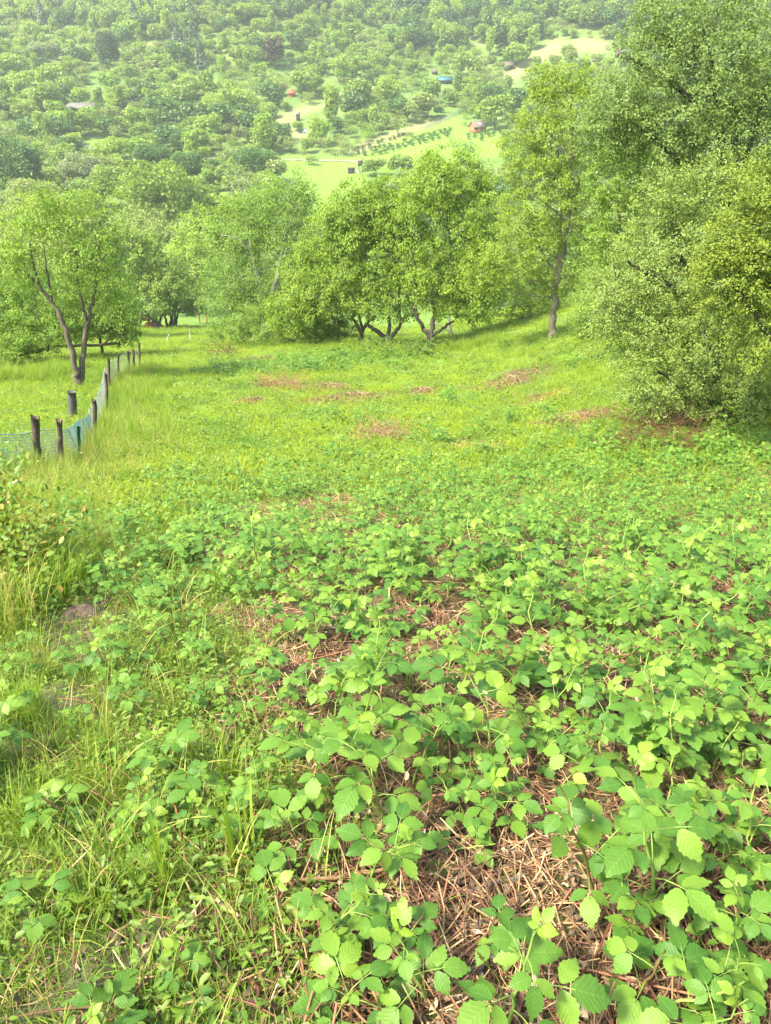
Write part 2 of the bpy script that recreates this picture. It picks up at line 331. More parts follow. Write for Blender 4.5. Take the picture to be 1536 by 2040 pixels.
def build_ground():
    ys = [-28.0, -20, -14, -9, -5, -3, -2, -1]; y = -.5
    while y < 1150: ys.append(y); y += max(.07, min(.012 * abs(y) + .06, 4.0)) if y < 600 else 25
    ys = np.array(ys); t = np.linspace(-1, 1, 281); t = np.sign(t) * (np.abs(t) ** 1.25)
    W = 5 + .95 * np.clip(ys, 0, None) + np.clip(-ys, 0, 10)
    X = t[None] * W[:, None]; Y = np.repeat(ys[:, None], len(t), 1); Z = h(X, Y)
    soil = spots(X, Y, SOIL); Z = Z + soil * .03 * np.sin(X * 23) * np.sin(Y * 19)
    n, k = X.shape; i = np.arange(n - 1)[:, None] * k + np.arange(k - 1)[None]
    F = np.stack([i, i + 1, i + k + 1, i + k], -1).reshape(-1, 4)
    m, nn, l, out = nt('ground_cover')
    geo = nn.new('ShaderNodeNewGeometry'); pos = geo.outputs['Position']
    def A(nm):
        q = nn.new('ShaderNodeAttribute'); q.attribute_name = nm; return q.outputs['Fac']
    n1 = noise_(nn, l, pos, .6, 6, .6); n2 = noise_(nn, l, pos, 9, 6, .7); n3 = noise_(nn, l, pos, .05, 6, .65); n4 = noise_(nn, l, pos, 45, 4, .7)
    near = ramp(nn, l, math_(nn, l, 'ADD', math_(nn, l, 'MULTIPLY', n1, .5), math_(nn, l, 'MULTIPLY', n2, .5)),
                [(.3, (.07, .13, .02)), (.5, (.12, .20, .03)), (.68, (.17, .26, .04))])
    hill = ramp(nn, l, math_(nn, l, 'ADD', math_(nn, l, 'MULTIPLY', n3, .6), math_(nn, l, 'MULTIPLY', n1, .4)),
                [(.32, (.06, .12, .025)), (.48, (.085, .145, .03)), (.60, (.12, .17, .04)), (.72, (.18, .19, .07))])
    c = mix_(nn, l, A('far'), near, hill)
    mead = ramp(nn, l, n1, [(.3, (.10, .18, .025)), (.7, (.145, .23, .035))])
    c = mix_(nn, l, A('mead'), c, mead)
    dry = ramp(nn, l, math_(nn, l, 'ADD', math_(nn, l, 'MULTIPLY', n3, .4), math_(nn, l, 'MULTIPLY', n1, .6)), [(.35, (.13, .16, .05)), (.52, (.20, .18, .09)), (.7, (.26, .21, .12))])
    pf = nn.new('ShaderNodeMapRange'); pf.inputs[1].default_value = .30; pf.inputs[2].default_value = .55; l.new(n1, pf.inputs[0])
    c = mix_(nn, l, math_(nn, l, 'MULTIPLY', A('pale'), math_(nn, l, 'ADD', .3, math_(nn, l, 'MULTIPLY', pf.outputs[0], .7))), c, dry)
    lit = ramp(nn, l, math_(nn, l, 'ADD', math_(nn, l, 'MULTIPLY', n4, .6), math_(nn, l, 'MULTIPLY', n2, .4)), [(.36, (.03, .02, .012)), (.52, (.10, .065, .035)), (.68, (.24, .16, .09))])
    c = mix_(nn, l, A('litter'), c, lit)
    so = ramp(nn, l, n2, [(.35, (.045, .032, .024)), (.65, (.12, .088, .065))])
    c = mix_(nn, l, A('soil'), c, so)
    p = nn.new('ShaderNodeBsdfPrincipled'); p.inputs['Roughness'].default_value = .95; p.inputs['Specular IOR Level'].default_value = .15
    l.new(c, p.inputs['Base Color'])
    b = nn.new('ShaderNodeBump'); b.inputs['Strength'].default_value = .8; b.inputs['Distance'].default_value = .03
    l.new(math_(nn, l, 'ADD', n2, n4), b.inputs['Height']); l.new(b.outputs[0], p.inputs['Normal']); l.new(p.outputs[0], out.inputs[0])
    me = new_mesh('ground', np.stack([X, Y, Z], -1).reshape(-1, 3), F, m, True)
    def put(nm, a): at = me.attributes.new(nm, 'FLOAT', 'POINT'); at.data.foreach_set('value', np.asarray(a, np.float32).ravel())
    fx, fy = X + .0, Y
    put('litter', np.clip(np.maximum(field_mask(X, Y) * (1 - .65 * sstep(5, 8.5, Y)) * (.75 + .25 * np.sin(X * 7) * np.sin(Y * 5)), .8 * spots(X, Y, MULCH)), 0, 1)); put('soil', np.clip(soil * .7 + .35 * (X < EDGE(Y)) * (Y < 7) * (.5 + .5 * np.sin(X * 6 + 2 * np.sin(Y * 3)) * np.sin(Y * 5)), 0, 1))
    put('far', sstep(85, 130, Y)); pl = np.zeros(X.shape); md = np.zeros(X.shape)
    for P in PALE: pl = np.maximum(pl, inpoly(X, Y, P) * 1.0)
    for P in GLADE[-5:]: md = np.maximum(md, inpoly(X, Y, P) * 1.0)
    for a in (pl, md): a[1:-1, 1:-1] = (a[1:-1, 1:-1] * 2 + a[:-2, 1:-1] + a[2:, 1:-1] + a[1:-1, :-2] + a[1:-1, 2:]) / 6
    put('pale', pl); put('mead', md)
    o = link('ground', me); tag(o, 'grassy slope falling to a valley and rising as the far hillside', kind='structure'); return o
build_ground()

def ribbon(name, pts_px, width, mat, lift, label, n=90):
    P = np.array([G(u, v)[:2] for u, v in pts_px]); s = np.r_[0, np.cumsum(np.linalg.norm(np.diff(P, axis=0), axis=1))]
    q = np.linspace(0, s[-1], n); C = np.stack([np.interp(q, s, P[:, 0]), np.interp(q, s, P[:, 1])], 1)
    for _ in range(4): C[1:-1] = (C[:-2] + 2 * C[1:-1] + C[2:]) / 4
    T = nrm(np.gradient(C, axis=0)); N = np.stack([-T[:, 1], T[:, 0]], 1); k = np.linspace(-.5, .5, 5)
    XY = C[:, None] + N[:, None] * k[None, :, None] * width * (1 + .15 * np.sin(q * .9))[:, None, None]
    V = np.concatenate([XY, (h(XY[..., 0], XY[..., 1]) + lift)[..., None]], -1).reshape(-1, 3)
    i = np.arange(n - 1)[:, None] * 5 + np.arange(4)[None]
    o = link(name, new_mesh(name, V, np.stack([i, i + 1, i + 6, i + 5], -1).reshape(-1, 4), mat)); tag(o, label, kind='structure'); return o
ribbon('track', [(235, 308), (330, 313), (430, 316), (560, 318), (680, 321), (775, 326)], 1.5, M['gravel'], .12, 'pale gravel track crossing the valley meadow')
ribbon('track', [(155, 279), (165, 287), (178, 297), (195, 301)], 2.2, M['gravel'], .12, 'pale bend of track among the orchard trees at far left')
ribbon('path', [(305, 168), (309, 180), (312, 198)], 2.0, M['gravel'], .15, 'narrow pale path climbing straight up the far orchard')

# ------------------------------------------------------------------ far hillside trees: shared shapes
def crown_mesh(name, kind, seed, mat, n=950):
    """unit crown, 1 high (from z=0) and about 1 wide, of leaf clumps on uneven lobes"""
    r = np.random.default_rng(seed)
    if kind == 'conifer':
        n = 1100; t = r.random(n) ** 1.25; a = r.random(n) * 6.283; rad = .60 * (1 - t) ** .85 * (.75 + .25 * np.sign(np.sin(t * 60))) * (.7 + .35 * r.random(n)) * .85 + .01
        P = np.stack([rad * np.cos(a), rad * np.sin(a), t], 1); D = np.stack([np.cos(a), np.sin(a), -.5 + 0 * a], 1)
        N = np.stack([np.cos(a) * .5, np.sin(a) * .5, 1 + 0 * a], 1) + r.normal(0, .3, (n, 3)); S = .10 + .07 * r.random(n)
        V, F = cards(LEAF2_V * [1.4, 1, 1], LEAF2_F, P, D, N, S); return new_mesh(name, V, F, mat, tint=np.repeat(r.random(n) * .5, 2))
    L = []; k = {'round': 9, 'tall': 11, 'sparse': 8, 'bush': 7, 'big': 26}[kind]
    for i in range(k):
        a = r.random() * 6.283; q = r.random()
        if kind == 'tall': c = (.2 * math.cos(a) * r.random() ** .5, .2 * math.sin(a) * r.random() ** .5, .2 + .65 * i / k); s = .22 * (1 - .35 * i / k)
        elif kind == 'big': c = (.34 * math.cos(a) * math.sin(.6 + 2.0 * q), .34 * math.sin(a) * math.sin(.6 + 2.0 * q), .18 + .62 * q); s = .10 + .09 * r.random()
        else: c = (.3 * math.cos(a), .3 * math.sin(a), .25 + .5 * q); s = .17 + .13 * r.random()
        L.append((np.array(c), s))
    if kind != 'tall': L.append((np.array((0, 0, .55)), .34))
    L = [(c, s) for c, s in L]; w = np.array([s ** 2 for c, s in L]); w /= w.sum()
    idx = r.choice(len(L), n, p=w); C = np.array([c for c, s in L])[idx]; S0 = np.array([s for c, s in L])[idx]
    d = nrm(r.normal(0, 1, (n, 3))); rr = (.55 + .5 * r.random(n) ** .6)
    if kind == 'sparse': rr = .4 + .8 * r.random(n)
    P = C + d * (S0 * rr)[:, None] * np.array([1, 1, .92])
    P[:, 2] = np.clip(P[:, 2], .02, 1.2)
    D = nrm(d + r.normal(0, .6, (n, 3))); N = nrm(d * .8 + np.array([0, 0, .6]) + r.normal(0, .5, (n, 3)))
    sz = (.075 + .05 * r.random(n)) * {'sparse': .7, 'big': .36}.get(kind, 1)
    V, F = cards(LEAF2_V * [1.5, 1, 1.2] - [0, .5, 0], LEAF2_F, P, D, N, sz)
    return new_mesh(name, V, F, mat, tint=np.repeat(r.random(n) * .6, 2))
def trunk_mesh(name, mat, r=.035, forks=3, seed=0):
    q = random.Random(seed); b = MB(); b.tube([(0, 0, -.3), (.01, 0, .2), (0, .01, .5)], [r * 1.3, r, r * .8], 6)
    for i in range(forks):
        a = i * 6.283 / forks + q.random(); b.tube([(0, .01, .42), (.1 * math.cos(a), .1 * math.sin(a), .7), (.26 * math.cos(a), .26 * math.sin(a), 1.25)], [r * .7, r * .5, r * .2], 4)
    return b.mesh(name, mat, True)
KINDS = {'big': [crown_mesh('crown', 'big', 200 + s, M['mid'], 7000) for s in range(3)], 'round': [crown_mesh('crown', 'round', s, M['mid']) for s in range(6)], 'tall': [crown_mesh('crown', 'tall', 20 + s, M['light']) for s in range(3)],
         'sparse': [crown_mesh('crown', 'sparse', 40 + s, M['grey'], 620) for s in range(4)], 'conifer': [crown_mesh('crown', 'conifer', 60 + s, M['conifer']) for s in range(3)],
         'bush': [crown_mesh('crown', 'bush', 80 + s, M['mid'], 420) for s in range(2)]}
TRUNKS = {False: trunk_mesh('trunk', M['bark']), True: trunk_mesh('trunk', M['bark_dark'], .03, 2, 3)}
def setmat(o, m):
    o.material_slots[0].link = 'OBJECT'; o.material_slots[0].material = m
def far_tree(p, w, ht, kind, mat, label, group=None, name=None, trunk=.14, cat='tree'):
    nm = name or {'conifer': 'spruce_tree', 'tall': 'tall_tree', 'sparse': 'orchard_tree', 'round': 'broadleaf_tree', 'bush': 'bush', 'big': 'broadleaf_tree'}[kind]
    root = empty(nm, (p[0], p[1], hz(p[0], p[1]))); root.rotation_euler.z = random.random() * 6.28
    tag(root, label, cat, group)
    c = link('crown', random.choice(KINDS[kind]), root); setmat(c, M[mat]); z0 = ht * (trunk if kind not in ('conifer', 'bush') else .04)
    c.location = (0, 0, z0); c.scale = (w * random.uniform(.85, 1.15), w * random.uniform(.85, 1.15), (ht - z0) * (1.0 if kind == 'conifer' else 1.08))
    if kind != 'bush':
        t = link('trunk', TRUNKS[mat in ('dark', 'conifer', 'copper')], root); t.scale = (w * .9, w * .9, z0 * 1.6 if kind != 'conifer' else ht * .5)
    return root
# landmarks measured in the photograph: u, v of the foot, width and height in px, shape, leaf colour, label
LAND = [
 (550, 139, 50, 56, 'round', 'copper', 'dark purple copper beech standing out on the far hillside'),
 (1064, 95, 14, 26, 'tall', 'copper', 'small dark purple tree at the top edge of the dry slope'),
 (222, 152, 54, 76, 'bigdark', 'conifer', 'broad dark evergreen rising left of the spruce trio'),
 (358, 110, 34, 52, 'conifer', 'conifer', 'leftmost dark spruce of the trio on the far slope'),
 (388, 112, 34, 56, 'conifer', 'conifer', 'middle dark spruce of the trio on the far slope'),
 (403, 146, 30, 54, 'conifer', 'conifer', 'lowest dark spruce of the trio on the far slope'),
 (95, 134, 72, 44, 'round', 'silver', 'wide silvery willow on the upper left hillside'),
 (150, 132, 44, 30, 'round', 'silver', 'smaller silvery willow right of the wide one'),
 (430, 258, 70, 64, 'round', 'light', 'large light green tree in the middle of the orchard slope'),
 (526, 308, 64, 74, 'tall', 'light', 'bright green tree beside the gravel track'),
 (415, 204, 52, 58, 'tall', 'light', 'tall light green tree above the large round one'),
 (22, 156, 52, 46, 'round', 'light', 'rounded green tree at the left edge of the far hillside'),
 (262, 172, 40, 40, 'round', 'mid', 'mid green tree just below the broad dark evergreen'),
 (255, 84, 50, 36, 'round', 'light', 'pale rounded tree above the dry terrace'),
 (985, 258, 60, 62, 'round', 'mid', 'round green tree shading the wooden cabin'),
 (1027, 133, 48, 44, 'round', 'light', 'round light green tree beside the dry slope'),
 (930, 160, 44, 48, 'round', 'mid', 'green tree above the teal roofed hut'),
 (975, 112, 30, 50, 'tall', 'light', 'slim bright green tree on the upper slope'),
 (712, 222, 48, 56, 'round', 'mid', 'mid green tree right of the sandy strip'),
 (676, 166, 44, 46, 'round', 'light', 'green tree left of the upper glade'),
 (662, 252, 46, 70, 'tall', 'yellow', 'drooping pale birch below the sandy strip'),
 (668, 268, 36, 36, 'round', 'dark', 'dark tree under the drooping birch'),
 (778, 220, 50, 56, 'round', 'light', 'light green tree above the grey olive coloured ones'),
 (850, 238, 60, 46, 'round', 'grey', 'wide grey green fruit tree above the hedge line'),
 (818, 246, 40, 40, 'round', 'grey', 'grey green fruit tree next to the wide one'),
 (794, 272, 36, 36, 'sparse', 'grey', 'thin open fruit tree with visible trunk by the bush rows'),
 (594, 262, 24, 20, 'round', 'yellow', 'small yellow green bush below the dark hut'),
 (410, 322, 36, 28, 'round', 'light', 'small round tree on the track edge'),
 (512, 362, 90, 62, 'round', 'dark', 'large dark round tree in the valley meadow'),
 (556, 368, 50, 44, 'round', 'grey', 'greyish tree leaning against the large dark one'),
 (42, 400, 120, 118, 'round', 'dark', 'large dark green oak at the left edge of the valley'),
 (130, 345, 60, 50, 'round', 'mid', 'mid green tree right of the dark oak'),
 (165, 372, 84, 62, 'round', 'silver', 'grey green willow in the valley'),
 (235, 420, 110, 84, 'round', 'mid', 'broad mid green tree left of the big valley tree'),
 (312, 352, 96, 60, 'round', 'dark', 'dark flat topped tree behind the big valley tree'),
 (375, 372, 84, 64, 'round', 'dark', 'dark blue green tree right of the flat topped one'),
 (335, 492, 168, 160, 'round', 'mid', 'big rounded mid green tree in the valley centre left'),
 (232, 320, 70, 44, 'round', 'light', 'light green tree near the bend of track'),
 (745, 350, 46, 30, 'round', 'mid', 'green bush beside the hunting stand'),
 (797, 352, 46, 44, 'round', 'mid', 'round bush right of the hunting stand'),
 (918, 326, 52, 46, 'sparse', 'light', 'loose light tree on the terrace below the cabin'),
 (620, 330, 26, 20, 'bush', 'mid', 'small bush on the track edge'),
 (440, 380, 40, 40, 'round', 'mid', 'green shrub by the pale bare tree'),
 (75, 452, 120, 90, 'round', 'grey', 'grey green tree below the dark oak'),
 (180, 470, 90, 80, 'round', 'mid', 'mid green tree above the left paddock'),
 (430, 470, 90, 80, 'tall', 'light', 'light green tree right of the big valley tree'),
 (830, 40, 60, 55, 'conifer', 'conifer', 'dark spruce on the skyline wood at upper centre'),
 (1000, 50, 50, 50, 'conifer', 'conifer', 'dark spruce at the top of the wood right of centre'),
]
landp = []
for (u, v, w, ht, kind, mat, lab) in LAND:
    p = G(u, v); k = depth(p) / FPX; landp.append((p[0], p[1], w * k * .5))
    far_tree(p, w * k * 1.05, ht * k * 1.03, 'big' if kind == 'bigdark' or (kind == 'round' and w > 62) else kind, mat, lab, trunk=.12 if w > 80 else .18)
# generic trees of the hillside
cand = []
y = 118.0
while y < 640:
    sp = 5.5 if y < 330 else 6.0
    x = -(.56 * y + 12) + random.random() * sp
    while x < .56 * y + 12:
        px, py = x + random.uniform(-.45, .45) * sp, y + random.uniform(-.45, .45) * sp
        cand.append((px, py)); x += sp
    y += sp
cand = np.array(cand); cz = h(cand[:, 0], cand[:, 1]); cu, cv = pix(np.c_[cand, cz])
ok = np.ones(len(cand), bool)
for P in PALE_PX + GLADE_PX:
    for dv in (0, 11, 22): ok &= ~(inpoly(cu, cv - dv, P) & (rng.random(len(cand)) < (.95 if dv < 5 else .75 if dv < 15 or P in GLADE_PX[-3:] else .3)))
ok &= ~(inpoly(cu, cv, [(690, 300), (1010, 262), (1010, 385), (700, 385)]) & (rng.random(len(cand)) < .93))
for (x, y, r) in landp: ok &= np.hypot(cand[:, 0] - x, cand[:, 1] - y) > r * .75 + .8
dens = np.where(cv < 60, 1.0, np.where(cv < 300, .93, .97)); ok &= rng.random(len(cand)) < dens
ok &= ~((cu > 550) & (cu < 720) & (cv > 330) & (cv < 440))
ok &= (cv > -140)
ok &= ~((cand[:, 1] < 200) & (rng.random(len(cand)) < .6))
for (hu, hv, hw) in ((951, 262, 32), (581, 192, 17), (165, 222, 40), (1013, 138, 20), (1239, 112, 28), (866, 148, 12), (886, 166, 30), (594, 240, 10), (447, 300, 12), (608, 263, 12), (550, 139, 40), (403, 146, 30), (222, 152, 44)):
    ok &= ~((np.abs(cu - hu) < hw * .55 + 9) & (cv > hv - 6) & (cv < hv + 30))
gx = []
for (x, y), u, v in zip(cand[ok], cu[ok], cv[ok]):
    wood = v < 45 + 30 * math.sin(u / 170) or (v < 110 and 780 < u < 1080)
    q = random.random()
    if v > 340: kind, mat, w, ht = 'round', random.choice(['mid', 'grey', 'mid', 'light', 'dark']), random.uniform(4, 7), random.uniform(3.5, 6)
    elif wood: kind, mat, w, ht = (('conifer', 'conifer', random.uniform(5, 7), random.uniform(10, 14)) if q < .12 else
                                   (random.choice(['round', 'round', 'tall']), random.choice(['mid', 'mid', 'dark', 'light']), random.uniform(7, 11), random.uniform(8, 12)))
    elif q < .34: kind, mat, w = 'sparse', random.choice(['grey', 'grey', 'mid', 'light']), random.uniform(3.2, 6); ht = w * random.uniform(.8, 1.0)
    elif q < .84: kind, mat, w = 'round', random.choice(['mid', 'grey', 'light', 'mid', 'light', 'dark']), random.uniform(3.2, 6.8); ht = w * random.uniform(.8, 1.1)
    elif q < .95: kind, mat, w = 'round', random.choice(['light', 'mid', 'dark']), random.uniform(7, 9.5); ht = w * random.uniform(.85, 1.05)
    else: kind, mat, w, ht = 'tall', random.choice(['light', 'mid', 'light']), random.uniform(5, 7), random.uniform(8, 11)
    gx.append((w * ht / (y * y) * (1 if -20 < u < 1250 and v > 0 else .01), x, y, w, ht, kind, mat, v))
gx.sort(reverse=True)
NEARBY = {'the copper beech': (550, 110), 'the spruce trio': (385, 95), 'the red roofed hut': (581, 187), 'the long barn': (165, 213), 'the wooden cabin': (951, 253), 'the teal roofed hut': (886, 160), 'the sandy strip': (620, 225),
          'the gravel track': (600, 320), 'the dark oak': (42, 340), 'the dry slope': (1090, 110), 'the silvery willow': (95, 110), 'the big valley tree': (335, 420), 'the broad evergreen': (222, 110), 'the drooping birch': (662, 215), 'the bend of track': (170, 290), 'the bush rows': (800, 285), 'the top wood': (850, 30), 'the climbing path': (308, 185)}
CW = {'grey': 'grey green', 'mid': 'mid green', 'light': 'light green', 'dark': 'dark green', 'conifer': 'dark'}
for (_, x, y, w, ht, kind, mat, v) in gx[:285]:
    u, vv = pix((x, y, hz(x, y) + ht * .5)); nm, (a, b_) = min(NEARBY.items(), key=lambda q: math.hypot(q[1][0] - u, 1.6 * (q[1][1] - vv)))
    dx, dy = u - a, vv - b_; rel = ('left of ' if dx < 0 else 'right of ') if abs(dx) > 1.3 * abs(dy) else ('above ' if dy < 0 else 'below ')
    far_ = 'well ' if math.hypot(dx, dy) > 110 else ''
    lab = '%s %s %s %s%s%s' % ('small' if w < 5.6 else 'large' if w > 8 else 'midsize', CW[mat], {'sparse': 'loose fruit tree', 'round': 'rounded tree', 'tall': 'slender tree', 'conifer': 'spruce'}[kind], far_, rel, nm)
    far_tree((x, y), w, ht, kind, mat, lab, 'trees scattered over the far hillside')

# ------------------------------------------------------------------ stuff by instances on points
def proto_collection(name, meshes):
    c = bpy.data.collections.new(name)
    for i, me in enumerate(meshes):
        o = bpy.data.objects.new('%s_%02d' % (name, i), me); c.objects.link(o)
    return c
def instances(name, coll, P, rot, scl, idx, label, cat=None, parent=None):
    P = np.asarray(P, np.float32); me = bpy.data.meshes.new(name); me.vertices.add(len(P)); me.vertices.foreach_set('co', P.ravel())
    for nm, ty, a, f in (('rot', 'FLOAT_VECTOR', rot, 'vector'), ('scl', 'FLOAT_VECTOR', scl, 'vector'), ('idx', 'INT', idx, 'value')):
        at = me.attributes.new(nm, ty, 'POINT'); at.data.foreach_set(f, np.ascontiguousarray(a, np.int32 if ty == 'INT' else np.float32).ravel())
    o = link(name, me, parent); tag(o, label, cat, kind='stuff')
    ng = bpy.data.node_groups.new(name, 'GeometryNodeTree')
    ng.interface.new_socket('Geometry', in_out='INPUT', socket_type='NodeSocketGeometry'); ng.interface.new_socket('Geometry', in_out='OUTPUT', socket_type='NodeSocketGeometry')
    n = ng.nodes; l = ng.links; gi = n.new('NodeGroupInput'); go = n.new('NodeGroupOutput'); ip = n.new('GeometryNodeInstanceOnPoints')
    ci = n.new('GeometryNodeCollectionInfo'); ci.inputs['Collection'].default_value = coll; ci.inputs['Separate Children'].default_value = True; ci.inputs['Reset Children'].default_value = True
    def NA(nm, ty):
        q = n.new('GeometryNodeInputNamedAttribute'); q.data_type = ty; q.inputs['Name'].default_value = nm; return q.outputs['Attribute']
    er = n.new('FunctionNodeEulerToRotation'); l.new(NA('rot', 'FLOAT_VECTOR'), er.inputs[0])
    l.new(gi.outputs[0], ip.inputs['Points']); l.new(ci.outputs[0], ip.inputs['Instance']); ip.inputs['Pick Instance'].default_value = True
    l.new(NA('idx', 'INT'), ip.inputs['Instance Index']); l.new(er.outputs[0], ip.inputs['Rotation']); l.new(NA('scl', 'FLOAT_VECTOR'), ip.inputs['Scale'])
    l.new(ip.outputs[0], go.inputs[0]); md = o.modifiers.new('instances', 'NODES'); md.node_group = ng; return o
def yrot(n): return np.c_[np.zeros(n), np.zeros(n), rng.random(n) * 6.283]

rest = gx[285:]
combos = sorted({(k, m) for (_, x, y, w, ht, k, m, v) in rest}); pm = []; cidx = {}
for (k, m) in combos:
    for s in range(2):
        me = KINDS[k][s % len(KINDS[k])].copy(); me.materials[0] = M[m]; cidx[(k, m, s)] = len(pm); pm.append(me)
cw = proto_collection('wood_tree', pm)
if rest:
    P = np.array([(x, y, hz(x, y) + (.15 * ht if k != 'conifer' else 0)) for (_, x, y, w, ht, k, m, v) in rest])
    instances('distant_wood', cw, P, yrot(len(P)), np.array([(w, w, ht * .9) for (_, x, y, w, ht, k, m, v) in rest]),
              [cidx[(k, m, random.randrange(2))] for (_, x, y, w, ht, k, m, v) in rest], 'mass of further trees and wood covering the upper far hillside')

# low scrub between the trees
sb = [(crown_mesh('scrub', 'bush', 300 + i, M[m], 220)) for i, m in enumerate(('mid', 'grey', 'light', 'grey', 'mid', 'light'))]; csb = proto_collection('scrub', sb)
n = 9000; yy = 120 + 480 * rng.random(n) ** .8; xx = (rng.random(n) * 2 - 1) * (.56 * yy + 8); u_, v_ = pix(np.c_[xx, yy, h(xx, yy)]); kp = np.sin(xx / 9 + np.sin(yy / 13)) * np.sin(yy / 11 + 1) + .5 * rng.random(n) > .12
for P in PALE_PX + GLADE_PX: kp &= ~(inpoly(u_, v_, P) & (rng.random(n) < .96))
kp &= ~((u_ > 550) & (u_ < 720) & (v_ > 330) & (v_ < 440)) & ~(inpoly(u_, v_, [(690, 300), (1010, 262), (1010, 385), (700, 385)]) & (rng.random(n) < .95))
for (hu, hv, hw) in ((951, 262, 32), (581, 192, 17), (886, 166, 30)): kp &= ~((np.abs(u_ - hu) < hw * .6) & (v_ > hv - 6) & (v_ < hv + 14))
xx, yy = xx[kp], yy[kp]; n = len(xx); w_ = rng.uniform(1.3, 3.6, n)
instances('hillside_scrub', csb, np.c_[xx, yy, h(xx, yy) - .1], yrot(n), np.c_[w_, w_, w_ * rng.uniform(.6, .95, n)], rng.integers(0, len(sb), n), 'low scrub and saplings between the trees of the far hillside')

# ------------------------------------------------------------------ huts, stand, bush rows on the far slope
def hut(name, label, u, v, wpx, dpx, hpx, wall, roof, rot=0, rise=.45, extra=None):
    p = G(u, v); k = depth(p) / FPX; W, D, H = wpx * k, dpx * k, hpx * k
    root = empty(name, (p[0], p[1], hz(p[0], p[1]))); root.rotation_euler.z = rot; tag(root, label, 'hut')
    b = MB(); b.box((0, 0, H * .5 - .5), (W * .88, D * .85, H + 1)); rz = rise * D
    b.add([(-W * .44, -D * .425, H), (-W * .44, D * .425, H), (-W * .44, 0, H + rz * .85), (W * .44, -D * .425, H), (W * .44, D * .425, H), (W * .44, 0, H + rz * .85)], F3=[(0, 2, 1), (3, 4, 5)])
    link('wall', b.mesh('wall', M[wall]), root)
    b = MB()
    for s in (-1, 1):
        V = [(-W * .5, s * D * .52, H - .1), (W * .5, s * D * .52, H - .1), (W * .5, 0, H + rz), (-W * .5, 0, H + rz)]
        V2 = [(x, y_, z - .14) for x, y_, z in V]; b.add(V + V2, [(0, 1, 2, 3), (7, 6, 5, 4), (0, 4, 5, 1), (1, 5, 6, 2), (3, 2, 6, 7), (0, 3, 7, 4)])
    rf = link('roof', b.mesh('roof', M[roof]), root)
    b = MB(); b.box((W * .1, -D * .43, H * .42), (W * .16, .06, H * .8)); link('door', b.mesh('door', M['dark_wood']), root)
    b = MB(); b.box((-W * .22, -D * .43, H * .6), (W * .2, .06, H * .35)); link('window', b.mesh('window', M['dark_wood']), root)
    if extra == 'skylight': b = MB(); b.box((W * .06, -D * .26, H + rz * .52), (W * .18, D * .25, .12), np.array(Euler((math.atan2(rz + .1, D * .52), 0, 0)).to_matrix())); link('skylight', b.mesh('skylight', M['white']), rf)
    return root
hut('wooden_cabin', 'orange wooden cabin with brown gabled roof below a round tree', 951, 262, 32, 22, 9, 'wood_orange', 'roof_brown', .45, .45, 'skylight')
hut('red_hut', 'small hut with red orange roof in the middle of the far orchard', 581, 192, 17, 13, 6, 'wood_orange', 'roof_red', .1)
hut('long_barn', 'long low barn with grey roof half hidden at far left', 165, 222, 80, 22, 7, 'dark_wood', 'roof_grey', -.05, .4)
hut('dark_hut', 'small black wooden hut below the round light tree', 1013, 138, 20, 14, 7, 'dark_wood', 'roof_brown', .2)
hut('dark_hut', 'dark brown hut at the right beside the hawthorn tops', 1239, 112, 28, 18, 8, 'roof_brown', 'roof_grey', .5)
hut('dark_hut', 'tiny dark hut among trees above the teal roof', 866, 148, 12, 10, 5, 'dark_wood', 'roof_brown', .1)
hut('teal_hut', 'dark hut with teal blue roof on the green glade', 886, 166, 30, 18, 6, 'dark_wood', 'teal', .15, .35)
hut('dark_hut', 'narrow dark hut at the end of the sandy strip', 594, 240, 9, 8, 12, 'dark_wood', 'roof_grey', .1)
hut('red_hut', 'tiny hut with red roof high on the far hillside', 424, 64, 10, 8, 4, 'dark_wood', 'roof_red', .1)
def tarp(u, v, wpx, hpx, label, mat='pale_blue'):
    p = G(u, v); k = depth(p) / FPX; r = random.Random(u); W, H = wpx * k, hpx * k; b = MB(); n = 7; V = []
    for i in range(n):
        for j in range(n):
            x, y = (i / (n - 1) - .5), (j / (n - 1) - .5); V.append((x * W, y * W, max(0, H * (1 - 3.2 * (x * x + y * y)) * (.8 + .4 * r.random())) - .1))
    b.add(V, [(i * n + j, i * n + n + j, i * n + n + j + 1, i * n + j + 1) for i in range(n - 1) for j in range(n - 1)])
    o = link('tarpaulin_heap', b.mesh('tarpaulin_heap', M[mat])); o.location = (p[0], p[1], hz(p[0], p[1])); tag(o, label, 'tarpaulin')
tarp(447, 300, 10, 9, 'pale blue tarpaulin heap beside the gravel track')
tarp(608, 263, 12, 6, 'pale blue tarpaulin heap below the dark hut')
tarp(712, 344, 9, 5, 'white covered heap at the foot of the hunting stand', 'white')
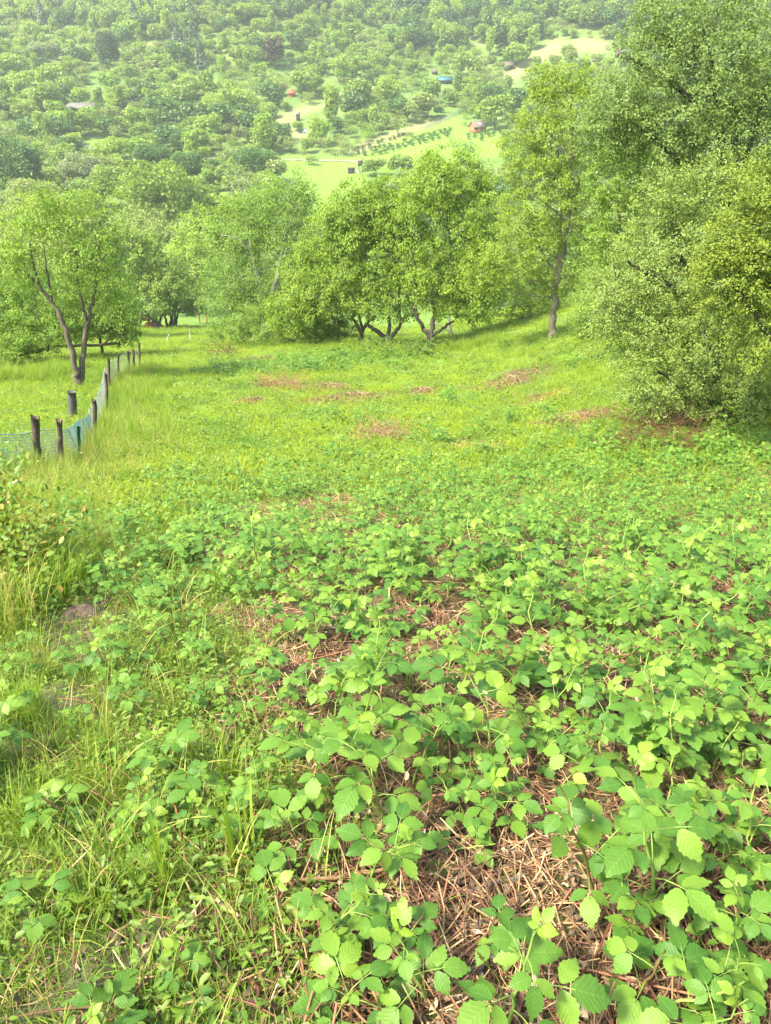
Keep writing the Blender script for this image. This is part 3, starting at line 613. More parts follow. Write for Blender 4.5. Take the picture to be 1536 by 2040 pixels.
def stand():
    p = G(718, 343); k = depth(p) / FPX; root = empty('hunting_stand', (p[0], p[1], hz(p[0], p[1]))); tag(root, 'dark wooden hunting stand with cabin on stilts in the meadow', 'hunting stand')
    W = 9 * k; H = 12 * k
    for sx in (-1, 1):
        for sy in (-1, 1):
            b = MB(); b.tube([(sx * W * .6, sy * W * .6, -.4), (sx * W * .42, sy * W * .42, H)], .09, 5); link('leg', b.mesh('leg', M['dark_wood']), root)
    b = MB(); b.box((0, 0, H + W * .5), (W, W, W)); link('cabin', b.mesh('cabin', M['dark_wood']), root)
    b = MB(); b.box((0, 0, H + W * 1.04), (W * 1.25, W * 1.25, .1), np.array(Euler((.15, 0, 0)).to_matrix())); link('roof', b.mesh('roof', M['roof_brown']), root)
    b = MB(); b.tube([(-.25, -W * 1.1, 0), (-.25, -W * .5, H)], .05, 4); b.tube([(.25, -W * 1.1, 0), (.25, -W * .5, H)], .05, 4)
    for i in range(6): t = (i + .5) / 6; b.tube([(-.25, -W * (1.1 - .6 * t), H * t), (.25, -W * (1.1 - .6 * t), H * t)], .035, 4)
    link('ladder', b.mesh('ladder', M['dark_wood']), root)
    b = MB(); b.box((0, -W * .51, H + W * .6), (W * .5, .05, W * .25)); link('window', b.mesh('window', M['roof_grey']), root)
    p = G(700, 345); b = MB(); b.box((0, 0, .5), (13 * k, 8 * k, 1.4)); b.box((0, 0, 1.3), (15 * k, 10 * k, .2), np.array(Euler((.1, 0, 0)).to_matrix()))
    o = link('feed_shed', b.mesh('feed_shed', M['dark_wood'])); o.location = (p[0], p[1], hz(p[0], p[1])); tag(o, 'low dark shed left of the hunting stand', 'shed')
stand()
bushes = []
for k_, (a, b_) in enumerate([((706, 301), (832, 262)), ((716, 306), (905, 258)), ((728, 310), (905, 264)), ((742, 311), (905, 270))]):
    nb = [13, 19, 17, 12][k_]
    for i in range(nb):
        t = (i + random.uniform(-.2, .2)) / nb
        if random.random() < .12 or (k_ == 0 and t > .8): continue
        bushes.append((a[0] + (b_[0] - a[0]) * t, a[1] + (b_[1] - a[1]) * t, ['uppermost planted row', 'second planted row', 'third planted row', 'lowest planted row'][k_]))
bushes += [(936 + i * 12 + random.uniform(-3, 3), 272 - i * 1.8 + j * 5, ['back row right below the cabin', 'front row right below the cabin'][j]) for i in range(6) for j in range(2)] + [(960, 280, 'grass alone in front of the cabin'), (878, 297, 'meadow alone below the planted rows')]
for (u, v, rowname) in bushes:
    p = G(u, v); w = random.uniform(1.4, 2.0); far_tree(p, w, w * .72, 'bush', 'dark', 'low dark bush in the %s' % rowname, 'planted bush rows below the cabin', 'planted_bush', cat='bush')
def hedge_fence(pxs, label, hgt, mat, name='boundary_fence'):
    P = np.array([G(u, v)[:2] for u, v in pxs]); n = 40; s = np.linspace(0, len(P) - 1, n); C = np.stack([np.interp(s, range(len(P)), P[:, i]) for i in (0, 1)], 1)
    Z = h(C[:, 0], C[:, 1]); o = empty(name, (C[0][0], C[0][1], Z[0])); tag(o, label, 'fence'); B = np.array([C[0][0], C[0][1], Z[0]])
    q = np.c_[C, Z] - B
    for r in (.45, .8, 1.15): b = MB(); b.tube(q + [0, 0, r * hgt], .06, 4); link('rail', b.mesh('rail', M[mat]), o)
    for i in range(0, n, 3): b = MB(); b.tube([q[i] - [0, 0, .3], q[i] + [0, 0, 1.3 * hgt]], .07, 5); link('post', b.mesh('post', M[mat]), o)
hedge_fence([(668, 314), (690, 305), (720, 296), (745, 287)], 'grey boundary fence curving along the lower end of the bush rows', 1.0, 'grey_wood')
hedge_fence([(848, 258), (880, 244), (920, 224)], 'straight dark fence line climbing the slope left of the cabin', 1.0, 'net_green')

# ------------------------------------------------------------------ trees of the near slope
def smooth_poly(P, n):
    P = np.asarray(P, float); s = np.linspace(0, 1, len(P)); q = np.linspace(0, 1, n)
    C = np.stack([np.interp(q, s, P[:, i]) for i in range(3)], 1)
    for _ in range(2): C[1:-1] = (C[:-2] + 2 * C[1:-1] + C[2:]) / 4
    return C
def tree(name, label, base, y0, limbs, ells, nclus, nleaf, leaf, mats, csize=.4, droop=.3, seed=1, group=None, shape=2, cat='tree', shell=.55, spray=.5, thin=1.0, dead=0):
    """limbs: polylines [(u, v, dy), ...], r0, r1 surveyed from the photo at distance y0+dy; ells: crown lobes (u, v, ru, rv, dy)"""
    r = np.random.default_rng(seed); base = np.array([base[0], base[1], hz(base[0], base[1])])
    root = empty(name, base); tag(root, label, cat, group)
    tb = MB(); bb = MB(); nodes = []; nr = []
    for pts, r0, r1 in limbs:
        Pw = np.array([At(u, v, y0 + dy) for u, v, dy in pts]) - base
        C = smooth_poly(Pw, max(8, 4 * len(Pw))); C[1:-1] += r.normal(0, r0 * .25, (len(C) - 2, 3)); R = np.linspace(r0, r1, len(C))
        tb.tube(C, R, 9); nodes += list(C[2:]); nr += list(R[2:])
    E = []
    for (u, v, ru, rv, dy) in ells:
        c = At(u, v, y0 + dy); k = depth(c) / FPX; E.append((c - base, np.array([ru * k, (ru + rv) / 2 * k * .9, rv * k])))
    w = np.array([(e[1].prod()) ** .66 for e in E]); w /= w.sum()
    idx = r.choice(len(E), nclus, p=w); d = nrm(r.normal(0, 1, (nclus, 3))); rr = np.where(r.random(nclus) < shell, .8 + .25 * r.random(nclus), r.random(nclus) ** .5)
    EC = np.array([e[0] for e in E])[idx]; ER = np.array([e[1] for e in E])[idx]; Cc = EC + d * rr[:, None] * ER
    gz = h(Cc[:, 0] + base[0], Cc[:, 1] + base[1]) - base[2]; Cc[:, 2] = np.maximum(Cc[:, 2], gz + .15)
    # branches: every spray is joined to the nearest wood
    if not nodes: nodes = [np.zeros(3)]; nr = [.08]
    NN = np.array(nodes); order = np.argsort([np.min(np.linalg.norm(NN - c, axis=1)) for c in Cc]); cap = len(NN) + 4 * nclus
    buf = np.zeros((cap, 3)); buf[:len(NN)] = NN; rad = np.zeros(cap); rad[:len(NN)] = nr; n0 = len(NN); out = np.zeros((nclus, 3))
    for i in order:
        c = Cc[i]; D = np.linalg.norm(buf[:n0] - c, axis=1) + 0.25 * np.maximum(0, buf[:n0, 2] - c[2]); j = int(np.argmin(D)); a = buf[j]; L = np.linalg.norm(c - a)
        if L < .05: out[i] = nrm(d[i]); continue
        m1 = a + (c - a) * .4 + r.normal(0, .07 * L, 3) + [0, 0, .10 * L]; m2 = a + (c - a) * .75 + r.normal(0, .06 * L, 3) + [0, 0, .08 * L]
        rb = min(rad[j] * .7, .010 * L + .006) * thin; bb.tube([a, m1, m2, c], [rb, rb * .75, rb * .5, max(.003, rb * .25)], 4, cap=False)
        buf[n0:n0 + 3] = [m1, m2, c]; rad[n0:n0 + 3] = [rb * .8, rb * .6, rb * .4]; n0 += 3; out[i] = nrm(c - m1)
    if len(tb.V): link('trunk', tb.mesh('trunk', M[mats[0]], True), root)
    if len(bb.V): link('branches', bb.mesh('branches', M[mats[0]], True), root)
    live = np.arange(nclus) if not dead else np.nonzero(r.random(nclus) > dead)[0]
    n = len(live) * nleaf; ci = live[np.repeat(np.arange(len(live)), nleaf)]; t = r.random(n)
    outd = nrm(out * .8 + d * .5 + np.array([0, 0, -droop]) + r.normal(0, .2, (nclus, 3)))
    sz = csize * (.6 + .8 * r.random(nclus))
    P = Cc[ci] + outd[ci] * ((t - .35) * spray * 2 * sz[ci])[:, None] + r.normal(0, .28, (n, 3)) * (sz[ci] * (1.15 - .7 * t))[:, None] * [1, 1, .75]
    D = nrm(outd[ci] * .7 + r.normal(0, .7, (n, 3)) + np.array([0, 0, -droop * .8])); Nn = nrm(np.array([-.15, -.2, 1.0]) + d[ci] * .6 + r.normal(0, .27, (n, 3)))
    S = leaf * (.65 + .6 * r.random(n)); tv, tf = (LEAF2_V, LEAF2_F) if shape == 2 else (LEAF4_V, LEAF4_F)
    V, F = cards(tv, tf, P, D, Nn, S); ctint = r.random(nclus) * .35
    tint = np.clip(ctint[ci] + .45 * r.random(n) + .18 * (t > .75), 0, .99)
    link('crown', new_mesh('crown', V, F, M[mats[1]], tint=np.repeat(tint, len(tf))), root); return root

NOROOT = []
# left two-stemmed tree and the growth round it
b = G(155, 772); y0 = b[1]
tree('paddock_tree', 'two stemmed tree with rusty bark behind the post fence at left', b, y0,
     [([(158, 775, 0), (150, 735, 0), (140, 690, 0), (128, 640, 0), (102, 600, .2), (78, 565, .3), (50, 545, .3)], .125, .035), ([(160, 775, .1), (164, 720, .2), (170, 660, .3), (178, 625, .3), (190, 570, .4)], .125, .05),
      ([(174, 640, .3), (166, 618, .2), (155, 560, .1), (150, 500, 0)], .07, .03), ([(102, 600, .2), (96, 555, 0), (88, 500, 0)], .06, .02), ([(78, 565, .3), (64, 520, .3), (60, 470, .3)], .05, .02),
      ([(190, 570, .4), (196, 500, .4), (200, 440, .4)], .06, .02)],
     [(85, 470, 78, 75, .3), (165, 480, 75, 85, .2), (195, 430, 40, 50, .3), (60, 430, 55, 40, .5), (25, 500, 50, 65, .5), (205, 540, 45, 60, .4), (140, 560, 60, 50, .8), (25, 570, 45, 50, .4), (230, 590, 38, 60, .5), (100, 400, 60, 25, .3), (220, 400, 25, 25, .3)], 520, 36, .09, ('bark_rusty', 'left_tree'), .50, .15, 3, spray=.6)
b = G(-20, 745); tree('leafy_shrub', 'dense green shrub at the left edge behind the paddock', b, b[1] + 5, [], [(0, 650, 80, 60, -1), (75, 655, 75, 45, -1), (-50, 580, 90, 90, 0), (60, 560, 80, 60, .5), (130, 620, 60, 60, 0), (20, 690, 60, 28, -2)], 760, 60, .10, ('bark_dark', 'left_tree'), .60, .1, 5, cat='shrub')
b = G(205, 712); tree('leafy_bush', 'bright green bush behind the two stemmed tree', b, b[1], [([(205, 710, 0), (200, 680, 0), (190, 640, 0)], .09, .04)], [(205, 610, 62, 62, 0), (235, 640, 40, 45, -.5), (165, 630, 45, 45, .5)], 420, 60, .10, ('bark_dark', 'bright'), .50, .1, 6, cat='bush')
b = G(130, 720); y0 = b[1]; bb = MB()
for pts, r0 in (([(40, 706, .5), (80, 697, .8), (115, 690, 1), (175, 688, 1.2), (240, 684, 1.5)], .10), ([(95, 700, .8), (104, 670, 1), (112, 640, 1)], .06), ([(200, 688, 1), (222, 672, 1.2), (248, 676, 1.4)], .06)):
    C = smooth_poly([At(u, v, y0 + dy) for u, v, dy in pts], 14); C += rng.normal(0, .02, C.shape); bb.tube(C, np.linspace(r0, r0 * .6, 14), 8)
o = link('fallen_trunk', bb.mesh('fallen_trunk', M['bark_moss'], True)); tag(o, 'dark mossy fallen trunk lying behind the two stemmed tree', 'fallen trunk')
# trees by the cattle
b = G(313, 655); YC = b[1]
tree('fruit_tree', 'low fruit tree with forked dark trunk where the cattle rest', b, YC, [([(312, 656, 0), (313, 646, 0), (308, 636, 0), (292, 628, 0), (272, 620, .5)], .28, .10), ([(313, 648, 0), (320, 636, 0), (326, 620, 0)], .20, .10), ([(313, 645, 0), (308, 630, .3), (306, 600, .3)], .16, .07)],
     [(300, 588, 50, 38, 0), (325, 580, 40, 40, .5)], 170, 60, .20, ('bark_dark', 'mid'), .8, .2, 11)
b = G(342, 653)
tree('fruit_tree', 'low fruit tree with a cluster of upright dark stems', b, b[1], [([(x0, 655, 0), (x0 + s, 630, 0), (x1, 590, 0)], .16, .06) for x0, s, x1 in ((334, -5, 318), (339, 1, 335), (343, 1, 348), (348, 5, 366), (346, 2, 356))],
     [(345, 575, 50, 48, 0), (372, 600, 32, 26, 0), (335, 545, 38, 35, .5), (390, 605, 22, 18, 0)], 190, 60, .20, ('bark_dark', 'mid'), .8, .2, 12)
def backdrop_tree(u, v, y, ells, mat, label, seed, n=220, leaf=.28, nl=55):
    p = At(u, v, y); tree('broadleaf_tree', label, (p[0], y), y, [([(u, v + 30, 0), (u, v - 20, 0), (ells[0][0], ells[0][1], 0)], .25, .08)], ells, n, nl, leaf, ('bark', mat), 1.1, .2, seed, shell=.6)
backdrop_tree(250, 600, 82, [(250, 520, 55, 65, 0), (220, 560, 45, 50, 2), (285, 500, 35, 40, 1)], 'mid', 'mid green tree rising left of the cattle trees', 21)
backdrop_tree(390, 590, 90, [(390, 500, 50, 70, 0), (430, 520, 45, 60, 2), (360, 540, 40, 50, 2), (400, 450, 35, 40, 2)], 'light', 'light green tree rising right of the cattle trees', 22)
backdrop_tree(470, 540, 75, [(470, 470, 50, 60, 0), (500, 430, 40, 40, 0)], 'bright', 'bright green tree behind the old open tree', 23)
backdrop_tree(130, 560, 62, [(130, 470, 70, 80, 0), (60, 480, 60, 70, 2), (190, 500, 50, 60, 2)], 'grey', 'grey green tree behind the two stemmed tree', 24, 260)
backdrop_tree(320, 560, 105, [(320, 500, 60, 60, 0), (280, 450, 50, 40, 3)], 'grey', 'grey green tree behind the cattle trees', 25)
# pale bare tree in the valley
p = G(480, 405); tree('bare_tree', 'pale nearly leafless tree with grey branches in the valley', p, p[1], [([(482, 410, 0), (480, 380, 0), (470, 345, 0)], .25, .08), ([(482, 395, 0), (492, 370, 0), (496, 345, 0)], .2, .06), ([(478, 398, 0), (462, 370, 0), (455, 352, 0)], .18, .06), ([(484, 400, 0), (505, 380, 0), (514, 362, 0)], .16, .05)],
     [(478, 365, 34, 30, 0), (500, 370, 25, 25, 0)], 110, 14, .4, ('bark_grey', 'grey'), 1.0, .1, 31, thin=2.2)
# old open tree left of the cherries
b = G(525, 684); y0 = b[1]
tree('old_fruit_tree', 'wide old fruit tree with thin foliage and grey branches left of the cherries', b, y0,
     [([(528, 684, 0), (530, 655, 0), (528, 620, 0), (505, 590, 0), (470, 578, -.3), (435, 568, -.5)], .20, .05), ([(528, 625, 0), (545, 580, 0), (560, 520, 0), (575, 440, 0), (580, 370, 0)], .17, .03), ([(528, 620, 0), (515, 560, .5), (500, 500, .5), (490, 440, .5)], .15, .03),
      ([(545, 580, 0), (590, 540, .3), (620, 490, .3)], .10, .03), ([(505, 590, 0), (480, 545, .5), (455, 510, .5)], .09, .02), ([(560, 520, 0), (600, 450, 0), (615, 400, 0)], .07, .02), ([(500, 500, .5), (470, 470, .5), (440, 470, .5)], .06, .02)],
     [(520, 500, 100, 85, 0), (565, 420, 75, 60, 0), (465, 560, 60, 50, 0), (600, 470, 60, 75, 0), (450, 590, 50, 45, -1), (490, 610, 60, 40, -1), (550, 600, 60, 50, -.5), (590, 380, 35, 35, 0), (500, 430, 40, 40, .5)], 680, 60, .11, ('bark_grey', 'sparse'), .70, .15, 32, spray=.7, thin=1.3, dead=.08)
# cherries
b = G(718, 690); y0 = b[1]
tree('cherry_tree', 'leftmost cherry tree of the middle group with short upright trunk', b, y0, [([(717, 692, 0), (718, 675, 0), (722, 655, 0), (738, 640, 0), (752, 620, .2)], .14, .06), ([(720, 662, 0), (700, 630, 0), (680, 580, 0), (660, 530, 0)], .09, .03), ([(722, 655, 0), (710, 600, .3), (700, 520, .5)], .08, .03)],
     [(650, 575, 90, 62, -.3), (590, 618, 60, 42, -.6), (690, 490, 95, 75, .5), (620, 600, 55, 40, -.8), (720, 580, 55, 45, -.8), (610, 520, 50, 50, .3)], 480, 66, .115, ('bark_rusty', 'cherry'), .60, .55, 41)
b = G(772, 690)
tree('cherry_tree', 'middle cherry tree with dark forked trunk', b, b[1], [([(774, 692, 0), (774, 678, 0), (757, 665, 0), (738, 652, -.2), (728, 645, -.3)], .17, .07), ([(774, 680, 0), (785, 665, 0), (798, 648, .2), (808, 625, .3)], .13, .06), ([(774, 676, 0), (776, 650, .2), (772, 600, .3), (766, 520, .4)], .12, .04), ([(798, 648, .2), (796, 600, .3), (790, 540, .3), (800, 470, .3)], .07, .03)],
     [(755, 480, 105, 95, .3), (725, 415, 80, 58, .5), (780, 580, 75, 50, -.6), (800, 420, 75, 80, .4), (690, 440, 60, 50, .3)], 560, 66, .115, ('bark_dark', 'cherry'), .60, .55, 42)
b = G(857, 690)
tree('cherry_tree', 'rightmost cherry tree with several leaning dark stems', b, b[1], [([(858, 692, 0), (857, 672, 0), (845, 655, 0), (830, 630, 0), (816, 600, 0)], .15, .06), ([(858, 675, 0), (862, 640, .2), (868, 600, .2), (880, 560, .3), (892, 530, .3)], .14, .05), ([(857, 672, 0), (880, 655, .2), (905, 640, .3)], .10, .05), ([(892, 530, .3), (900, 500, .3), (890, 440, .3), (892, 380, .3)], .07, .02), ([(830, 630, 0), (825, 560, .3), (822, 500, .3)], .06, .03)],
     [(880, 430, 100, 100, .3), (925, 540, 70, 70, .3), (895, 350, 85, 45, .5), (850, 560, 75, 55, -.3), (925, 605, 60, 38, -.3), (965, 560, 50, 50, .2), (960, 440, 55, 80, .5), (850, 335, 30, 35, .5), (925, 330, 35, 30, .5)], 640, 66, .115, ('bark_dark', 'cherry'), .60, .55, 43)
b = G(900, 672); bb = MB(); C = smooth_poly([At(u, v, b[1] + 1) for u, v in ((905, 680), (895, 650), (893, 620), (900, 600))], 10); bb.tube(C, np.linspace(.10, .05, 10), 7); C2 = smooth_poly([At(u, v, b[1] + 1) for u, v in ((902, 668), (880, 648), (862, 645))], 8); bb.tube(C2, np.linspace(.05, .03, 8), 6)
tag(link('dead_tree', bb.mesh('dead_tree', M['bark_grey'], True)), 'pale broken trunk leaning behind the rightmost cherry', 'dead tree')
b = G(590, 690); tree('bramble_thicket', 'low wide bramble thicket under the cherries', b, b[1] + 1, [], [(560, 642, 85, 45, 0), (635, 645, 65, 42, 0), (500, 650, 55, 32, 1), (670, 660, 45, 28, -.3), (440, 655, 30, 18, 2)], 560, 60, .085, ('cane_red', 'sparse'), .42, .1, 45, cat='thicket')
b = G(760, 712); tree('nettle_patch', 'fresh weeds growing round the cherry trunks', b, b[1], [], [(775, 690, 60, 16, .2), (850, 688, 45, 14, .3), (700, 700, 45, 12, 0)], 90, 40, .08, ('cane_green', 'herb'), .22, -.2, 46, cat='weeds')
# right hand tree
b = G(1100, 672); y0 = b[1]
tree('slender_tree', 'slender grey trunked tree standing alone on the grassy bank', b, y0,
     [([(1100, 674, 0), (1103, 640, 0), (1105, 590, 0), (1112, 545, 0), (1126, 480, 0), (1136, 400, 0), (1140, 320, 0), (1140, 250, 0), (1138, 170, 0)], .15, .03), ([(1106, 585, 0), (1114, 530, .2), (1118, 450, .3), (1120, 370, .3), (1112, 300, .3)], .08, .02),
      ([(1105, 580, 0), (1085, 568, 0), (1060, 560, -.2), (1040, 548, -.3)], .07, .02), ([(1112, 545, 0), (1090, 520, .2), (1060, 470, .2), (1030, 450, .2)], .06, .02), ([(1135, 410, 0), (1150, 380, .2), (1160, 330, .2)], .05, .02),
      ([(1130, 440, 0), (1080, 400, 0), (1045, 385, 0)], .05, .02), ([(1139, 330, 0), (1100, 270, 0), (1070, 240, 0)], .05, .02), ([(1140, 260, 0), (1170, 220, 0), (1190, 190, 0)], .04, .02), ([(1100, 592, 0), (1060, 590, .3), (1010, 575, .3)], .05, .02)],
     [(1085, 400, 85, 95, 0), (1115, 250, 75, 90, 0), (1035, 490, 85, 75, 0), (1115, 175, 55, 45, 0), (975, 540, 50, 45, 0), (1160, 470, 55, 65, .3), (1050, 290, 50, 60, .2), (1165, 350, 50, 70, .3), (1085, 560, 60, 40, .3), (1080, 160, 25, 30, 0), (1165, 160, 30, 30, 0)], 820, 58, .082, ('bark', 'plum'), .42, .15, 51, spray=.6)
b = G(1050, 640); tree('dark_shrub', 'dark shrub in the shade behind the slender tree', b, b[1] + 2, [], [(1060, 580, 70, 50, 0), (1000, 600, 50, 35, 0), (1150, 570, 55, 70, 0), (1200, 520, 50, 90, 1), (950, 600, 45, 35, 1), (1100, 610, 60, 30, .5)], 520, 55, .09, ('bark_dark', 'mid'), .5, .2, 52, cat='shrub')
p = At(1235, 560, 24); tree('leafy_tree', 'bright green tree filling the gap between slender tree and hawthorn', (p[0], 24), 24, [([(1225, 620, 0), (1228, 500, 0), (1235, 380, 0)], .12, .04)], [(1235, 340, 55, 80, 0), (1265, 270, 40, 50, 0), (1225, 460, 50, 70, 0), (1290, 380, 50, 80, 1)], 300, 55, .08, ('bark_dark', 'bright'), .36, .3, 53)
b = G(1195, 672); tree('bank_shrub', 'leafy shrub closing the gap between the slender tree and the hawthorn', b, b[1], [], [(1195, 615, 50, 50, 0), (1235, 640, 45, 50, -.5), (1165, 635, 30, 30, .5), (1220, 560, 50, 60, .5), (1255, 600, 40, 60, 0)], 420, 55, .06, ('bark_dark', 'mid'), .36, .2, 54, cat='shrub')
# hawthorns at right
b = G(1400, 872); y0 = b[1]
tree('hawthorn_shrub', 'large grey green hawthorn with branches sweeping to the ground at right', (At(1400, 800, y0 + 1.6)[0], y0 + 1.6), y0 + 1.6,
     [([(1430, 860, 0), (1420, 740, 0), (1390, 600, 0), (1340, 470, 0)], .10, .03), ([(1425, 780, 0), (1350, 700, -.3), (1270, 640, -.5)], .07, .02), ([(1420, 740, 0), (1460, 600, .2), (1480, 450, .2)], .08, .03), ([(1440, 850, -.2), (1380, 790, -.8), (1310, 740, -1)], .06, .02), ([(1390, 600, 0), (1320, 560, -.3), (1250, 520, -.4)], .05, .02)],
     [(1330, 520, 105, 100, 0), (1290, 600, 110, 85, -.3), (1380, 700, 150, 130, -.5), (1330, 740, 90, 90, -.9), (1430, 430, 110, 110, .2), (1450, 790, 120, 90, -.6), (1340, 420, 80, 80, .3), (1260, 560, 65, 60, -.2), (1250, 660, 70, 50, -.4), (1540, 640, 120, 150, .3), (1400, 820, 90, 60, -.8)], 1500, 72, .040, ('bark_dark', 'haw'), .26, .1, 61, shape=4, cat='shrub', shell=.7, spray=.9)
p = At(1420, 640, 16.5); tree('tall_hawthorn', 'tall hawthorn rising behind to the top right corner', (p[0], 16.5), 16.5,
     [([(1450, 680, 0), (1448, 560, 0), (1452, 420, 0), (1440, 280, 0), (1420, 150, 0), (1400, 60, 0)], .13, .03), ([(1450, 480, 0), (1400, 380, 0), (1320, 290, 0), (1240, 230, 0)], .07, .02), ([(1452, 400, 0), (1500, 280, .2), (1530, 160, .2)], .07, .02), ([(1440, 280, 0), (1370, 190, 0), (1290, 130, 0), (1230, 110, 0)], .06, .02), ([(1452, 440, 0), (1490, 380, 0), (1540, 330, 0)], .06, .02)],
     [(1400, 140, 130, 130, 0), (1320, 250, 105, 90, 0), (1460, 300, 120, 120, 0), (1500, 100, 120, 140, .2), (1260, 190, 85, 55, -.2), (1390, 20, 90, 70, 0), (1300, 110, 80, 60, .1), (1240, 270, 60, 50, 0), (1190, 240, 55, 40, -.2), (1380, 380, 90, 70, .2), (1540, 250, 80, 160, .3), (1310, 40, 50, 50, .2)], 1300, 66, .045, ('bark_dark', 'haw'), .32, .12, 62, shape=4, cat='tree', shell=.65, spray=.9)
p = At(1520, 800, 11.2); tree('yellow_hawthorn', 'yellow green hawthorn at the right edge overhanging the grey green one', (p[0], 11.2), 11.2,
     [([(1570, 850, 0), (1560, 700, 0), (1530, 560, 0), (1500, 430, 0)], .08, .02), ([(1560, 720, 0), (1500, 620, -.2), (1450, 550, -.2)], .05, .02)],
     [(1500, 470, 75, 75, 0), (1470, 560, 75, 70, -.1), (1520, 380, 60, 55, 0), (1540, 640, 80, 90, -.1), (1440, 500, 40, 40, -.1), (1560, 500, 60, 130, .2)], 620, 72, .036, ('bark_dark', 'haw_yellow'), .22, .1, 63, shape=4, cat='shrub', shell=.7, spray=.9)
# dead reddish twigs at the hawthorn's foot, weeds at the left edge
def brush(name, label, pts, n, L, rad, mat, hgt, cat='brush', flat=.5):
    b = MB(); c0 = G(*pts[0])
    for i in range(n):
        q = pts[random.randrange(len(pts))]; p = G(q[0] + random.gauss(0, 14), q[1] + random.gauss(0, 6)); a = random.random() * 6.28; l = L * random.uniform(.4, 1.2); e = abs(random.gauss(0, flat))
        p = p + np.array([random.gauss(0, .15), random.gauss(0, .15), random.random() * hgt]); d = np.array([math.cos(a) * math.cos(e), math.sin(a) * math.cos(e), math.sin(e)])
        s = nrm(np.array([random.gauss(0, 1), random.gauss(0, 1), random.gauss(0, .5)])) * l * .12
        b.tube(np.array([p, p + d * l * .5 + s, p + d * l]) - c0, [rad, rad * .8, rad * .4], 3, cap=False)
    o = link(name, b.mesh(name, M[mat])); o.location = c0; tag(o, label, cat)
brush('dead_brush', 'reddish dead bramble canes tangled at the foot of the hawthorn', [(1330, 840), (1360, 870), (1300, 870), (1250, 900), (1340, 900)], 420, .7, .005, 'straw_red', .35)
brush('brush_pile', 'small reddish pile of dead canes in the middle of the meadow', [(530, 772), (550, 776), (575, 770), (590, 778)], 150, .55, .007, 'straw_red', .35)
brush('dead_brush', 'thin pile of dead canes near the fence end', [(440, 704), (455, 700)], 120, .5, .010, 'straw_red', .25)
brush('dead_brush', 'dry tangle of canes lying in the meadow below the bramble field', [(740, 872), (780, 868)], 160, .5, .006, 'straw', .12)
b = G(25, 1190); tree('weedy_bramble', 'tangled bramble bush with reddening leaves at the left edge', (b[0], b[1]), b[1], [], [(-10, 1010, 40, 45, .5), (35, 1080, 38, 45, .2), (-20, 1110, 40, 60, 0), (60, 1150, 34, 40, 0), (15, 1190, 45, 40, -.2), (95, 1075, 26, 36, .5), (-30, 940, 40, 40, 1.0), (40, 1240, 40, 28, -.4), (-20, 1260, 40, 40, -.5)], 170, 16, .05, ('cane_red', 'redleaf'), .24, -.1, 71, shape=4, cat='bush', spray=1.1, shell=.4)
fb = MB()
for (u, v) in [(33, 958), (26, 962), (40, 955), (12, 985), (18, 1000)]:
    p = At(u, v, G(u, v + 90)[1]); 
    for k_ in range(5):
        a = k_ * 1.257; q = np.array([math.cos(a), math.sin(a), .3]) * .014; s = np.array([-math.sin(a), math.cos(a), 0]) * .008
        fb.add([p, p + q * .6 + s, p + q, p + q * .6 - s], [(0, 1, 2, 3)])
tag(link('bramble_blossom', fb.mesh('bramble_blossom', M['flower'])), 'white bramble blossoms dotted over the left edge growth', kind='stuff')

# ------------------------------------------------------------------ fence, posts, stakes, cattle
POSTS = [(70, 832, 942, .15, 'lichen_wood'), (118, 838, 936, .11, 'lichen_wood'), (187, 798, 868, .12, 'lichen_wood'), (211, 742, 818, .12, 'lichen_wood'), (216, 714, 772, .12, 'lichen_wood'), (235, 706, 748, .11, 'lichen_wood'), (255, 700, 738, .12, 'lichen_wood'), (266, 697, 735, .12, 'lichen_wood'), (277, 683, 730, .12, 'lichen_wood')]
f0 = G(70, 942); fr = empty('post_fence', f0); tag(fr, 'old wooden post fence with green plastic netting along the left of the meadow', 'fence')
tops = []
for i, (u, vt, vb, w, m) in enumerate(POSTS):
    B = G(u, vb); T = At(u, vt, B[1]); n = 9; C = np.linspace(B - [0, 0, .25], T, n) - f0; b = MB(); R = np.full(n, w / 2 * .75) * (1 + rng.normal(0, .04, n)); R[-1] *= 1.12; R[-2] *= 1.08
    C[1:-1, :2] += rng.normal(0, .006, (n - 2, 2)); b.tube(C, R, 9); b.V[-1] = b.V[-1] + rng.normal(0, w * .03, b.V[-1].shape); b.V[-1][-10:, 2] += rng.normal(0, .03, 10); link('post', b.mesh('post', M[m], False), fr); tops.append((B, T, w))
B = G(156, 925); T = At(156, 848, B[1]); b = MB(); b.tube([B - f0 - [0, 0, .2], T - f0], .028, 6); link('stake', b.mesh('stake', M['post_green']), fr)
